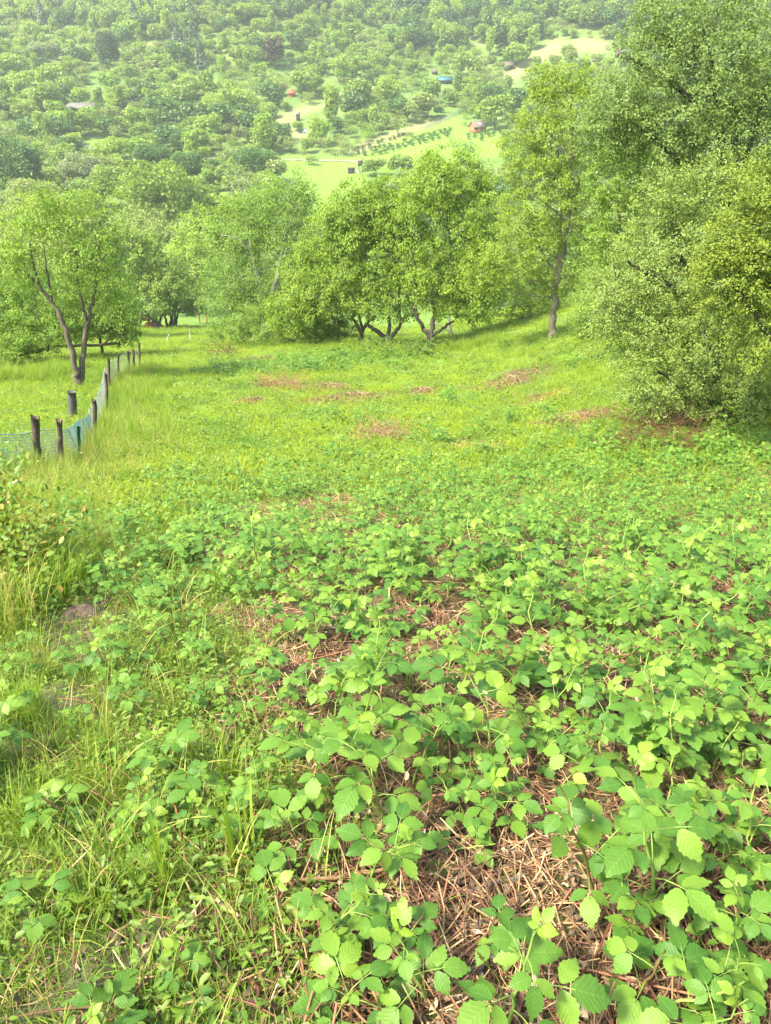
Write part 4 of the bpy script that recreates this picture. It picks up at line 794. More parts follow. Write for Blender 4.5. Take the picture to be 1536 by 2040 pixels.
def netting(name, pts, hgt, dx, dz, rad, mat, z0=.05):
    P = np.array(pts); s = np.r_[0, np.cumsum(np.linalg.norm(np.diff(P[:, :2], axis=0), axis=1))]; nv = int(s[-1] / dx); q = np.linspace(0, s[-1], nv)
    C = np.stack([np.interp(q, s, P[:, i]) for i in range(3)], 1); H_ = np.interp(q, s, hgt); b = MB()
    sag = .04 * np.sin(q * 2.1) + .02 * np.sin(q * 5.3)
    nz = int(max(hgt) / dz)
    side = np.stack([-np.gradient(C[:, 1]), np.gradient(C[:, 0])], 1); side = nrm(side)
    def pt(i, t): return C[i] + np.array([side[i, 0], side[i, 1], 0]) * .03 * math.sin(q[i] * 7 + t * 5) + np.array([0, 0, z0 + (H_[i] - .05) * t + sag[i] * (1 - .4 * t)])
    for k_ in range(nz + 1):
        t = k_ / nz; b.tube(np.array([pt(i, t) for i in range(nv)]) - f0, rad * (1.6 if k_ in (0, nz) else 1), 3, cap=False)
    for i in range(nv): b.tube(np.array([pt(i, t) for t in np.linspace(0, 1, 5)]) - f0, rad * .8, 3, cap=False)
    link(name, b.mesh(name, M[mat]), fr)
off = lambda B, w: B + np.array([.02, -w / 2 - .02, 0])
g0 = G(-60, 960)
netting('netting', [g0] + [off(t[0], t[2]) for t in tops[:2]] + [B + [0, -.05, 0], off(tops[2][0], .12)], [.72, .72, .74, .72, .55], .045, .055, .0058, 'net_green')
netting('wire_mesh', [off(t[0], t[2]) for t in tops[2:]], [.6] + [.75] * 6, .09, .09, .0042, 'net_grey')
B = G(143, 832); T = At(143, 780, B[1]); b = MB(); b.tube(np.linspace(B - [0, 0, .2], T, 7) - B, np.array([.135, .13, .125, .12, .12, .115, .115]), 10); o = link('stump_post', b.mesh('stump_post', M['grey_wood'])); o.location = B; tag(o, 'thick short grey post behind the fence beside the two stemmed tree', 'post')
for (ub, vb, ut, vt, lab) in ((330, 684, 336, 667, 'white electric fence stake leaning to the right'), (379, 681, 377, 656, 'upright thin white electric fence stake')):
    B = G(ub, vb); T = At(ut, vt, B[1]); b = MB(); b.tube([(0, 0, -.2), *(np.array([(T - B) * .5, T - B]))], .028, 6); L = T - B; b.tube([L * .93, L * 1.01], .045, 6); b.tube([L * .55, L * .55 + [.08, 0, 0]], .015, 4)
    o = link('fence_stake', b.mesh('fence_stake', M['white'])); o.location = B; tag(o, lab, 'stake')
gp = G(400, 640)
for (u, vt, vb, lab) in ((398, 620, 641, 'shorter rusty brown post right of the cattle trees'), (412, 614, 643, 'taller rusty brown post right of the cattle trees')):
    B = G(u, vb); T = At(u - 3, vt, B[1]); L = T - B; b = MB(); b.tube([(0, 0, -.3), L * .5, L], [.11, .10, .10], 8); b.tube([L * .9 - [.12, 0, 0], L * .9 + [.12, 0, 0]], .03, 5); o = link('wooden_post', b.mesh('wooden_post', M['rust'])); o.location = B; tag(o, lab, 'post')

def cow(loc, rz, scale, label, lying=False):
    J = {'rump': (-.72, 0, 1.18), 'hip': (-.55, 0, 1.20), 'mid': (-.05, 0, 1.10), 'chest': (.45, 0, 1.10), 'withers': (.62, 0, 1.18), 'neck': (.92, 0, 1.12), 'poll': (1.18, 0, 1.08), 'face': (1.36, 0, .92), 'muzzle': (1.50, 0, .78)}
    V = []; R = []; E = []; ix = {}
    def av(n, p, r, par=None):
        ix[n] = len(V); V.append(p); R.append(r)
        if par: E.append((ix[par], ix[n]))
    av('mid', J['mid'], (.36, .40)); av('hip', J['hip'], (.33, .36), 'mid'); av('rump', J['rump'], (.22, .26), 'hip'); av('chest', J['chest'], (.31, .40), 'mid'); av('withers', J['withers'], (.22, .32), 'chest')
    av('neck', J['neck'], (.16, .22), 'withers'); av('poll', J['poll'], (.13, .15), 'neck'); av('face', J['face'], (.11, .12), 'poll'); av('muzzle', J['muzzle'], (.085, .085), 'face')
    for s in (-1, 1):
        q = str(s)
        if not lying:
            av('st' + q, (-.52, s * .20, .85), (.15, .13), 'hip'); av('ho' + q, (-.70, s * .20, .50), (.075, .075), 'st' + q); av('pa' + q, (-.66, s * .20, .10), (.055, .055), 'ho' + q); av('to' + q, (-.62, s * .2, .02), (.07, .06), 'pa' + q)
            av('el' + q, (.42, s * .18, .78), (.11, .11), 'chest'); av('kn' + q, (.44, s * .18, .45), (.07, .07), 'el' + q); av('fe' + q, (.44, s * .18, .10), (.052, .052), 'kn' + q); av('ft' + q, (.48, s * .18, .02), (.065, .06), 'fe' + q)
        else:
            av('st' + q, (-.30, s * .34, .92), (.15, .13), 'hip'); av('ho' + q, (-.05, s * .42, .78), (.07, .07), 'st' + q); av('el' + q, (.50, s * .26, .84), (.10, .10), 'chest'); av('kn' + q, (.72, s * .28, .78), (.07, .07), 'el' + q)
        av('er' + q, (1.14, s * .22, 1.14), (.05, .03), 'poll')
    av('t1', (-.86, 0, 1.10), (.04, .04), 'rump'); av('t2', (-.92, 0, .75), (.03, .03), 't1'); av('t3', (-.92, 0, .50 if not lying else .72), (.05, .05), 't2')
    me = bpy.data.meshes.new('cow'); me.from_pydata(V, E, []); me.materials.append(M['cow'])
    o = link('cow', me); sk = o.modifiers.new('skin', 'SKIN'); sk.use_smooth_shade = True
    for i, r in enumerate(R): me.skin_vertices[0].data[i].radius = r
    me.skin_vertices[0].data[0].use_root = True; sb = o.modifiers.new('subdivision', 'SUBSURF'); sb.levels = 2; sb.render_levels = 2
    o.location = (loc[0], loc[1], loc[2] - (.62 * scale if lying else 0)); o.rotation_euler.z = rz; o.scale = (scale,) * 3; tag(o, label, 'cow')
    for s in (-1, 1): b = MB(); b.tube([(1.16, s * .10, 1.20), (1.16, s * .22, 1.30), (1.20, s * .28, 1.42)], [.03, .022, .006], 6); link('horn', b.mesh('horn', M['deadleaf']), o)
p = G(292, 651); cow(p, .15, .92, 'brown cow standing half hidden behind the forked fruit tree')
p = G(303, 655); cow(p, .1, .85, 'brown cow lying in the grass at the foot of the forked fruit tree', True)

# ------------------------------------------------------------------ bramble plants
def leaflet_np(seed, L=1.0, W=.78, rows=13):
    """ovate serrated blade, folded along the midrib and arched to the tip"""
    r = random.Random(seed); V = []; UV = []; fold = r.uniform(.10, .34); arch = r.uniform(.12, .30); tw = r.uniform(-.08, .08)
    for i in range(rows):
        t = i / (rows - 1); w = W * .5 * max(.03, math.sin(math.pi * (t * .97 + .03) ** .88)) ** .85 * (1 - .55 * t ** 4)
        if i == rows - 1: w = .012
        ser = 0 if i in (0, rows - 1) else .022 * (1 if i % 2 else -1)
        for c in (-1, 0, 1):
            x = c * (w + ser); y = t * L + (abs(c) * (.02 + (.02 if i % 2 else 0)) if 0 < i < rows - 1 else 0)
            z = fold * abs(c) * w * (1 - .5 * t) - arch * (t - .25) ** 2 + (r.uniform(-.016, .016) + .012 * math.sin(t * 9 + seed + c) if c else 0) + tw * c * t
            V.append((x, y, z)); UV.append((.5 + c * w / W, t))
    F = [(i * 3 + j, i * 3 + j + 1, i * 3 + 4 + j, i * 3 + 3 + j) for i in range(rows - 1) for j in range(2)]
    return np.array(V), np.array(F), np.array(UV)
LFL = [leaflet_np(s, 1.0, w) for s, w in ((1, .74), (2, .66), (3, .80), (4, .62))]
LFM = {k: [new_mesh('leaflet', v, f, M[k], True, uv=u) for v, f, u in LFL] for k in ('bramble', 'young')}
def Mx(loc, rot, s): return Matrix.LocRotScale(Vector(loc), Euler(rot), Vector((s, s, s)))
def leaf_layout(seed, n):
    """matrices of the leaflets of one compound leaf (leaf points along +Y; petiole from the origin)"""
    r = random.Random(seed); tip = Vector((0, .075, .035)); out = []
    out.append((Mx(tip + Vector((0, .022, .004)), (r.uniform(-.45, -.05), r.uniform(-.25, .25), r.uniform(-.15, .15)), r.uniform(.082, .10)), r.randrange(4)))
    for s in (-1, 1): out.append((Mx(tip + Vector((s * .007, .002, 0)), (r.uniform(-.4, .15), s * r.uniform(-.15, .4), -s * r.uniform(1.0, 1.25)), r.uniform(.066, .084)), r.randrange(4)))
    if n == 5:
        for s in (-1, 1): out.append((Mx(tip + Vector((s * .005, -.004, 0)), (r.uniform(-.4, .0), s * .2, -s * r.uniform(2.0, 2.35)), r.uniform(.042, .056)), r.randrange(4)))
    return out
LAY = [leaf_layout(s, 3 if s % 3 else 5) for s in range(9)]
def petiole_mb(b, m=0): b.tube([(0, 0, 0), (0, .035, .022), (0, .075, .035), (0, .107, .039)], [.0022, .0018, .0016, .001], 4, m)
bt = MB(); petiole_mb(bt); PET = bt.mesh('leaf', M['cane_green'], True)
def np_apply(V, mat):
    A = np.array(mat); return V @ A[:3, :3].T + A[:3, 3]
def leaf_merged(lay, kind):
    b = MB(); petiole_mb(b, 0); base = b; UV = [np.zeros((b.n, 2))]
    for mat, k in lay: b.add(np_apply(LFL[k][0], mat), LFL[k][1], m=1); UV.append(LFL[k][2])
    F = [np.concatenate(b.F4)] + ([np.concatenate(b.F3)] if b.F3 else []); nf = len(F[0])
    return new_mesh('leaf', np.concatenate(b.V), F, smooth=True, mats=[M['cane_green'], M[kind]], mi=b.m4 + b.m3, uv=np.concatenate(UV))
LEAFM = {k: [leaf_merged(l, k) for l in LAY] for k in ('bramble', 'young')}
def plant_proto(seed, H, lean, nl, curl=.3, straight=False, cut=False):
    r = random.Random(seed); n = 9; P = []
    for i in range(n):
        t = i / (n - 1); bend = lean * t if straight else lean * t ** 1.7
        P.append((bend * H + r.gauss(0, .006) * (i > 0), r.gauss(0, .02) * H * t * 2, H * (t - (0 if straight else curl * t ** 2.5 * lean * .5)) - (.03 if i == 0 else 0)))
    P = np.array(P); R = np.linspace(.0048, .0018, n) * (.8 + H * .7) * (1.2 if cut else 1)
    b = MB(); b.tube(P, R, 6)
    for k in range(int(10 + 26 * H)):   # prickles
        t = r.random() * .92; i = t * (n - 1); a = P[int(i)] + (P[min(n - 1, int(i) + 1)] - P[int(i)]) * (i % 1); rr = R[int(i)]; an = r.random() * 6.28; d = np.array([math.cos(an), math.sin(an), 0])
        s = np.array([-math.sin(an), math.cos(an), 0]) * .0012; b.add([a + d * rr * .7 + s, a + d * rr * .7 - s, a + d * rr * .7 + [0, 0, .003], a + d * (rr + .006) - [0, 0, .002]], F3=[(0, 1, 3), (1, 2, 3), (2, 0, 3)])
    cane = b.mesh('cane', M['cane_red' if seed % 4 == 0 else 'cane_green'], True)
    leaves = []; ph = r.random() * 6.28
    for k in range(nl):
        t = .22 + .78 * (k + .5 * r.random()) / nl if not cut else .15 + .6 * k / nl; i = min(t, .999) * (n - 1); a = P[int(i)] + (P[int(i) + 1] - P[int(i)]) * (i % 1)
        tip = t > .84 and not cut; s = (1.25 - .75 * max(0, t - .35) / .65) * r.uniform(.75, 1.1) * (.72 + .45 * min(H, .8)) if not tip else r.uniform(.34, .58)
        if t < .35: s *= .8
        rot = (r.uniform(-.25, .2) + (.75 if tip else .12), r.uniform(-.25, .25), ph + k * 2.4)
        leaves.append((Mx(a, rot, s), r.randrange(9), 'young' if (tip or r.random() < .07) else 'bramble'))
    return cane, leaves
PROTO = [plant_proto(100 + s, H, ln, nl) for s, (H, ln, nl) in enumerate([(.22, .25, 6), (.26, .4, 6), (.30, .3, 7), (.34, .5, 8), (.36, .2, 8), (.40, .45, 8), (.30, .6, 7), (.46, .4, 9), (.24, .1, 6), (.52, .35, 9), (.28, .35, 7), (.42, .65, 9), (.18, .2, 5), (.33, .25, 8), (.58, .25, 11), (.62, .45, 11)])]
def plant_object(proto, loc, rz, scale, label, group, fine, tilt=(0, 0)):
    cane, leaves = proto; root = empty('bramble_plant', loc); root.rotation_euler = (tilt[0], tilt[1], rz); root.scale = (scale,) * 3; tag(root, label, 'bramble', group)
    link('cane', cane, root)
    for mat, lay, kind in leaves:
        if fine:
            lf = link('leaf', PET, root, mat)
            for m2, k in LAY[lay]: link('leaflet', LFM[kind][k], lf, m2)
        else: link('leaf', LEAFM[kind][lay], root, mat)
    return root
# tall single canes one can find in the photograph: foot, tip, leaves, label
SPECIAL = [((1195, 1805), (1052, 1448), 7, False, 'tall thick green cane leaning left over the litter right of centre'), ((1300, 1850), (1170, 1400), 9, False, 'long arching cane right of the tallest leaning one'),
           ((1118, 2000), (985, 1852), 0, True, 'bare cut green cane pointing up left near the bottom'), ((1250, 2030), (1452, 1858), 3, True, 'thick cut green cane pointing up right at bottom right'),
           ((1262, 1990), (1275, 1790), 5, False, 'upright leafy cane beside the thick cut one'), ((775, 1650), (690, 1350), 10, False, 'large leafy bramble in the centre foreground'),
           ((690, 1600), (580, 1375), 9, False, 'leafy bramble left of the centre one with a high round leaf'), ((820, 1560), (905, 1310), 8, False, 'tall bramble leaning right above the litter gap'),
           ((620, 1700), (560, 1560), 6, False, 'small bramble with drooping leaflets at the edge of the litter'), ((860, 1700), (985, 1640), 6, False, 'bramble cane ending in pale veined young leaves'),
           ((700, 2010), (690, 1890), 7, False, 'leafy bramble at the bottom centre with star like pale tip'), ((800, 1900), (810, 1770), 6, False, 'young pale green bramble beside the grey stick'),
           ((210, 2060), (205, 1960), 6, False, 'bramble shoot at the bottom left corner'), ((560, 1800), (548, 1735), 5, False, 'small pale bramble on the litter left of centre'),
           ((985, 1890), (990, 1790), 3, False, 'small bramble with two upright oval leaves'), ((400, 1560), (300, 1420), 6, False, 'arching bramble with bluish leaves over the left grass'),
           ((300, 1680), (290, 1590), 7, False, 'bramble with pale tips in the left grass'), ((120, 1640), (130, 1540), 6, False, 'bramble standing in the grass at far left'),
           ((90, 1830), (110, 1740), 5, False, 'dull green bramble in the grass at lower left'), ((1400, 1980), (1430, 1800), 7, False, 'bramble with broad shaded leaves at lower right'),
           ((1010, 1640), (960, 1520), 7, False, 'bramble in front of the tallest cane with serrated leaves'), ((1420, 1700), (1330, 1500), 9, False, 'bushy bramble at the right with yellow tips'),
           ((1100, 1420), (1130, 1260), 9, False, 'tall bramble right of the litter gap'), ((760, 1290), (700, 1170), 9, False, 'dark dense bramble clump in the middle of the field'), ((960, 1240), (945, 1150), 9, False, 'dense bramble casting dark shade in the middle of the field'),
           ((500, 1560), (475, 1490), 0, True, 'dark bare curved stem in the left grass'), ((1500, 1850), (1480, 1700), 7, False, 'bramble at the right edge with drooping shaded leaves')]
taken = []
for i, (fo, ti, nl, cut, lab) in enumerate(SPECIAL):
    B = G(*fo); kk = depth(B) / FPX; dpx = np.array([ti[0] - fo[0], fo[1] - ti[1]]) * kk
    # the tip stands roughly above the foot, leaning sideways as seen, and a little towards the viewer
    H = max(.10, dpx[1] / .80 * .86); side = dpx[0] * .9; lean = math.hypot(side, .04) / H
    pr = plant_proto(300 + i, H, lean, nl, straight=True, cut=cut); rz = math.atan2(-.04, side)
    plant_object(pr, (B[0], B[1], hz(B[0], B[1])), rz, 1.0, lab, None, True); taken.append((B[0], B[1]))
# the field
pts = []
for _ in range(17000):
    y = 0.85 + 11.9 * random.random() ** .8; x = random.uniform(-.33 * y - 1.6, .56 * y + 1.1)
    pts.append((x, y))
pts = np.array(pts); fm = field_mask(pts[:, 0], pts[:, 1]); gu, gv = pix(np.c_[pts, h(pts[:, 0], pts[:, 1])])
dens = fm * np.where(pts[:, 1] < 1.7, .46, np.where(pts[:, 1] < 2.6, .66, np.where(pts[:, 1] < 4, .75, 1.0))) * (1 - .98 * spots(pts[:, 0], pts[:, 1], BARE2))
dens = np.maximum(dens, .22 * (pts[:, 0] > EDGE(pts[:, 1]) - 1.1) * (pts[:, 1] < 8)); dens *= 1 - .95 * spots(pts[:, 0], pts[:, 1], SOIL)
clump = np.sin(pts[:, 0] * 3.1 + 1.7 * np.sin(pts[:, 1] * 1.9)) * np.sin(pts[:, 1] * 2.7 + 1.3 * np.sin(pts[:, 0] * 2.3)); dens *= np.clip(.62 + .75 * clump, np.where(pts[:, 1] > 3.2, .55, .25), 1); keep = rng.random(len(pts)) < dens; pts = pts[keep]; sel = []; grid = {}
for (x, y) in pts:
    d = .115 + .005 * y
    if any((x - a) ** 2 + (y - b) ** 2 < (.12) ** 2 for a, b in taken): continue
    k = (int(x / .25), int(y / .25)); near = [q for i in (-1, 0, 1) for j in (-1, 0, 1) for q in grid.get((k[0] + i, k[1] + j), [])]
    if any((x - a) ** 2 + (y - b) ** 2 < d * d for a, b in near): continue
    grid.setdefault(k, []).append((x, y)); sel.append((x, y))
sel.sort(key=lambda q: q[1] ** 2 + q[0] ** 2)
su, sv = pix(np.array([(x, y, hz(x, y) + .2) for x, y in sel])); vis = [(q, -60 < a < 1600 and b < 2130) for q, a, b in zip(sel, su, sv)]
vis_pts = [q for q, v in vis if v]; NTH = 270; NFINE = 22
def pscale(x, y): return random.uniform(.65, 1.15) * (1 if x > EDGE(y) + .3 else .75)
for i, (x, y) in enumerate(vis_pts[:NTH]):
    pr = PROTO[random.randrange(len(PROTO))]; left = x < EDGE(y) + .15
    lab, grp = (('low bramble shoot growing in the grass left of the field', 'bramble shoots in the left grass') if left else ('leafy bramble plant growing through the cut litter of the field', 'bramble plants of the field'))
    sc_ = pscale(x, y); Hh = max(v.co.z for v in pr[0].vertices) * sc_; pu = pix((x, y, hz(x, y) + .15))
    band = 'at the very front' if y < 1.5 else 'in the foreground' if y < 2.3 else 'nearer mid field' if y < 3.3 else 'mid field' if y < 4.3 else 'in the back rows'
    col_ = ['at the left edge', 'left of centre', 'left of middle', 'right of middle', 'right of centre', 'at the right edge'][int(min(5, max(0, pu[0] // 256)))]
    lab = '%s bramble %s %s %s' % ('low' if Hh < .26 else 'tall' if Hh > .42 else 'tallish' if Hh > .36 else 'medium', 'shoot in grass' if left else 'plant', band, col_)
    plant_object(pr, (x, y, hz(x, y)), random.random() * 6.28, sc_, lab, grp, i < NFINE, (random.gauss(0, .12), random.gauss(0, .12)))
def plant_merged(pr, seed):
    r = random.Random(seed); cane, leaves = pr; b = MB(); UV = []; ti = []
    n = len(cane.vertices); co = np.zeros(n * 3); cane.vertices.foreach_get('co', co); co = co.reshape(-1, 3)
    q4 = [tuple(p.vertices) for p in cane.polygons if len(p.vertices) == 4]; b.add(co, q4, m=0); UV.append(np.zeros((n, 2))); ti += [0] * len(q4)
    for mat, lay, kind in leaves:
        for m2, k in LAY[lay]:
            V, F, U = LFL[k]; b.add(np_apply(V, mat @ m2), F, m=1 if kind == 'bramble' else 2); UV.append(U); ti += [r.random() * .95] * len(F)
    return new_mesh('bramble', np.concatenate(b.V), np.concatenate(b.F4), smooth=True, mats=[M['cane_green'], M['bramble'], M['young']], mi=b.m4, tint=ti, uv=np.concatenate(UV))
PM = [plant_merged(p, i) for i, p in enumerate(PROTO)]; CB = proto_collection('bramble_growth', PM)
rest_p = vis_pts[NTH:] + [q for q, v in vis if not v]
P = np.array([(x, y, hz(x, y)) for x, y in rest_p]); n = len(P); sc = rng.uniform(.65, 1.25, n) * (1 - .30 * sstep(3.5, 8, P[:, 1]))
instances('bramble_growth', CB, P, np.c_[rng.normal(0, .12, n), rng.normal(0, .12, n), rng.random(n) * 6.283], np.c_[sc, sc, sc * rng.uniform(.7, 1.1, n)], rng.integers(0, len(PM), n), 'continuous bramble regrowth over the back of the field')
# low regrowth patches in the meadow
P = []
for (c, s, k_) in ((G(600, 730)[:2], 3.0, 300), (G(700, 715)[:2], 2.2, 160), (G(480, 735)[:2], 1.6, 80), (G(1420, 890)[:2], 1.8, 110), (G(1250, 900)[:2], 1.2, 40), (G(900, 790)[:2], 1.6, 30), (G(700, 830)[:2], 1.2, 16), (G(560, 840)[:2], 1.5, 16), (G(1000, 830)[:2], 1.5, 14), (G(420, 800)[:2], 1.2, 14), (G(1180, 720)[:2], 1.5, 50), (G(850, 880)[:2], 3.0, 40), (G(1150, 900)[:2], 2.0, 30)):
    for _ in range(k_): P.append((c[0] + random.gauss(0, s * .7), c[1] + random.gauss(0, s * .5)))
P = np.array([(x, y, hz(x, y)) for x, y in P]); n = len(P); sc = rng.uniform(.7, 1.3, n)
instances('meadow_regrowth', CB, P, np.c_[rng.normal(0, .15, n), rng.normal(0, .15, n), rng.random(n) * 6.283], np.c_[sc, sc, sc * .75], rng.integers(0, len(PM), n), 'patches of low bramble regrowth in the meadow')

# ------------------------------------------------------------------ litter
def stick_mesh(seed, L, r, mat, bend=.2):
    q = random.Random(seed); n = 5; bd = q.uniform(-bend, bend) * .5; P = [(L * (i / (n - 1) - .5), bd * L * math.sin(math.pi * i / (n - 1)) + q.gauss(0, .012 * L), q.gauss(0, .012 * L)) for i in range(n)]; b = MB(); b.tube(P, [r, r, r * .95, r * .85, r * .7], 5); return b.mesh('stick', M[mat], True)
def scrap_mesh(seed):
    q = random.Random(seed); b = MB(); n = 4; V = []
    for i in range(n):
        for j in range(3): V.append(((i / 3 - .5) * .030 + q.gauss(0, .003), (j / 2 - .5) * .016 * (1 - abs(i / 3 - .5)) + q.gauss(0, .003), .008 * math.cos(j * 2.5 + i) + q.gauss(0, .003)))
    b.add(V, [(i * 3 + j, i * 3 + j + 1, i * 3 + 4 + j, i * 3 + 3 + j) for i in range(3) for j in range(2)]); return b.mesh('scrap', M['deadleaf'])
LM = [stick_mesh(s, L, r, m) for s, (L, r, m) in enumerate([(.10, .0012, 'straw'), (.16, .0016, 'straw'), (.22, .0019, 'straw'), (.30, .0024, 'straw'), (.14, .0014, 'straw_red'), (.26, .0024, 'straw_red'), (.06, .0022, 'straw'), (.40, .0028, 'straw_red')])] + [scrap_mesh(s) for s in range(4)]
CLT = proto_collection('litter', LM)
P = []
while len(P) < 34000:
    y = .7 + 11 * random.random() ** 1.6; x = random.uniform(-.33 * y - .6, .56 * y + .8); P.append((x, y))
P = np.array(P); w = np.maximum(field_mask(P[:, 0] + .1, P[:, 1]), .28); P = P[rng.random(len(P)) < w]
ex = [(c[0] + random.gauss(0, s * .5), c[1] + random.gauss(0, s * .5)) for c, s in BARE for _ in range(int(900 * min(s, .5)))] + [(c[0] + random.gauss(0, s * .45), c[1] + random.gauss(0, s * .35)) for c, s in MULCH for _ in range(420)]
P = np.vstack([P, ex]); n = len(P); P = np.c_[P, h(P[:, 0], P[:, 1]) + rng.random(n) ** 2 * .035 + .003]; sc = rng.uniform(.6, 1.3, n) * (1 + .9 * sstep(11, 16, P[:, 1]))
instances('cut_cane_litter', CLT, P, np.c_[rng.normal(0, .1, n), rng.normal(0, .13, n), rng.random(n) * 6.283], np.c_[sc, sc, sc], rng.choice(len(LM), n, p=np.array([4, 4, 3.5, 2.5, 2, 1.2, 4, .6, 3, 3, 3, 3]) / 33.8), 'brown cut canes and dead leaf scraps covering the ground')
# canes and sticks one can pick out
CANES = [((430, 1808), (480, 1840), .006, 'straw'), ((545, 1790), (770, 1738), .007, 'straw'), ((600, 1805), (760, 1825), .008, 'straw_red'), ((875, 1815), (960, 1738), .010, 'straw'), ((900, 1790), (1040, 1762), .008, 'grey_wood'), ((440, 1920), (545, 1925), .007, 'straw'), ((470, 1935), (490, 1860), .006, 'straw_red'),
         ((990, 1880), (1110, 1800), .006, 'straw'), ((930, 1960), (985, 1915), .005, 'grey_wood'), ((320, 1360), (465, 1330), .006, 'straw'), ((545, 1185), (610, 1200), .007, 'straw'), ((1200, 1790), (1330, 1770), .005, 'straw_red'), ((1440, 1740), (1536, 1780), .006, 'straw'), ((1060, 2000), (1062, 1960), .009, 'deadleaf'),
         ((640, 1640), (660, 1740), .005, 'straw_red'), ((700, 1720), (790, 1700), .005, 'straw_red'), ((500, 1960), (520, 2030), .008, 'straw_red'), ((120, 1243), (165, 1247), .006, 'straw'), ((1400, 2010), (1500, 1990), .007, 'straw_red'), ((850, 1600), (950, 1590), .005, 'straw_red')]
for i, (a, b_, r_, m) in enumerate(CANES):
    A, B = G(*a), G(*b_); n = 7; C = np.linspace(A, B, n); C[:, 2] = h(C[:, 0], C[:, 1]) + .03 + .015 * np.sin(np.linspace(0, 3, n) + i); C[1:-1, :2] += rng.normal(0, .006, (n - 2, 2)); b = MB(); b.tube(C - A, np.linspace(r_, r_ * .7, n), 6)
    o = link('dry_cane', b.mesh('dry_cane', M[m], True)); o.location = A
    tag(o, {'straw': 'dry tan cane lying on the foreground litter', 'straw_red': 'dry reddish brown cane lying on the foreground litter', 'grey_wood': 'weathered grey stick lying on the litter right of centre', 'deadleaf': 'short pale stick lying on the litter at bottom right'}[m], 'cane', 'loose canes lying in the foreground')
b = MB(); p = G(966, 1386); b.box((0, 0, .02), (.05, .012, .008), np.array(Euler((0, .1, -.4)).to_matrix())); o = link('white_scrap', b.mesh('white_scrap', M['white'])); o.location = p; tag(o, 'small white scrap lying among the brown litter', 'scrap')
# mole hills and a broken branch
def mound(u, v, w, hgt, label):
    p = G(u, v); n = 12; V = [(0, 0, hgt)]; F3 = []; F4 = []; r = random.Random(u)
    for k in range(1, 5):
        for j in range(n):
            a = j * 6.283 / n; q = k / 4; V.append((math.cos(a) * w * q * r.uniform(.85, 1.15), math.sin(a) * w * q * r.uniform(.85, 1.15), hgt * (1 - q ** 1.4) * r.uniform(.75, 1.25) - (.06 if k == 4 else 0)))
    F3 = [(0, 1 + j, 1 + (j + 1) % n) for j in range(n)]; F4 = [(1 + k * n + j, 1 + (k + 1) * n + j, 1 + (k + 1) * n + (j + 1) % n, 1 + k * n + (j + 1) % n) for k in range(3) for j in range(n)]
    b = MB(); b.add(V, F4, F3); o = link('molehill', b.mesh('molehill', M['soil'], True)); o.location = (p[0], p[1], hz(p[0], p[1])); tag(o, label, 'molehill')
mound(1130, 840, .17, .10, 'small dark molehill on the bare patch at right')
mound(1000, 797, .16, .08, 'flat dark molehill below the mulch patch')
mound(158, 1225, .14, .05, 'crumbly brown soil heap in the left grass')
p = G(1030, 768); b = MB(); b.tube([(0, 0, .02), (.05, .05, .10), (-.03, .1, .22)], [.04, .035, .015], 6); b.tube([(0, 0, .05), (.35, -.05, .12), (.6, -.1, .10)], [.05, .04, .03], 6); o = link('broken_branch', b.mesh('broken_branch', M['bark_dark'], True)); o.location = p; tag(o, 'dark broken branch sticking up from the mulch patch', 'branch')

# ------------------------------------------------------------------ grass and herbs
def tuft(seed, n, hgt, rad, wid, mat, lean=.5, seedheads=0):
    r = np.random.default_rng(seed); V = []; F4 = []; F3 = []; t4 = []; t3 = []; k = 0
    for i in range(n):
        a = r.random() * 6.283; q = rad * math.sqrt(r.random()); p = np.array([q * math.cos(a), q * math.sin(a), -.01]); H = hgt * (.5 + .7 * r.random()); d = r.random() * 6.283; ln = abs(r.normal(0, lean)); w = wid * (.6 + .7 * r.random())
        D = np.array([math.cos(d), math.sin(d), 0]); S = np.array([-math.sin(d), math.cos(d), 0]) * w; T = r.random() * .9
        for t, ws in ((0, 1), (.4, .9), (.75, .6)):
            c = p + np.array([0, 0, H * (t - .25 * ln * t * t)]) + D * ln * H * t * t; V += [c - S * ws * .5, c + S * ws * .5]
        V.append(p + np.array([0, 0, H * (1 - .35 * ln)]) + D * ln * H); F4 += [(k, k + 1, k + 3, k + 2), (k + 2, k + 3, k + 5, k + 4)]; F3.append((k + 4, k + 5, k + 6)); t4 += [T, T]; t3.append(T); k += 7
    return new_mesh('tuft', np.array(V), [np.array(F4), np.array(F3)], M[mat], tint=t4 + t3)
def herb(seed, mat, n=34, rad=.11, size=.022, hgt=.08):
    r = np.random.default_rng(seed); P = np.c_[r.normal(0, rad * .6, (n, 2)), r.random(n) * hgt]; a = r.random(n) * 6.283; D = np.c_[np.cos(a), np.sin(a), r.normal(.1, .3, n)]; N = np.array([0, 0, 1.0]) + r.normal(0, .35, (n, 3))
    V, F = cards(LEAF4_V * [.85, 1, 2.2], LEAF4_F, P, D, N, size * (.6 + .8 * r.random(n))); return new_mesh('herb', V, F, M[mat], tint=np.repeat(r.random(n) * .9, 4))
FINE = [tuft(s, 40, .075, .10, .0028, 'grass_fore', .9) for s in range(4)] + [tuft(10 + s, 20, .13, .08, .0036, 'grass_fore', .65) for s in range(3)] + [herb(s, 'herb') for s in range(4)] + [tuft(30, 14, .18, .09, .003, 'grass_dry', .6)]
CFN = proto_collection('fine_grass', FINE)
P = []
while len(P) < 14000: y = .6 + 10.5 * random.random() ** .9; P.append((random.uniform(-.56 * y - .7, .56 * y + .6), y))
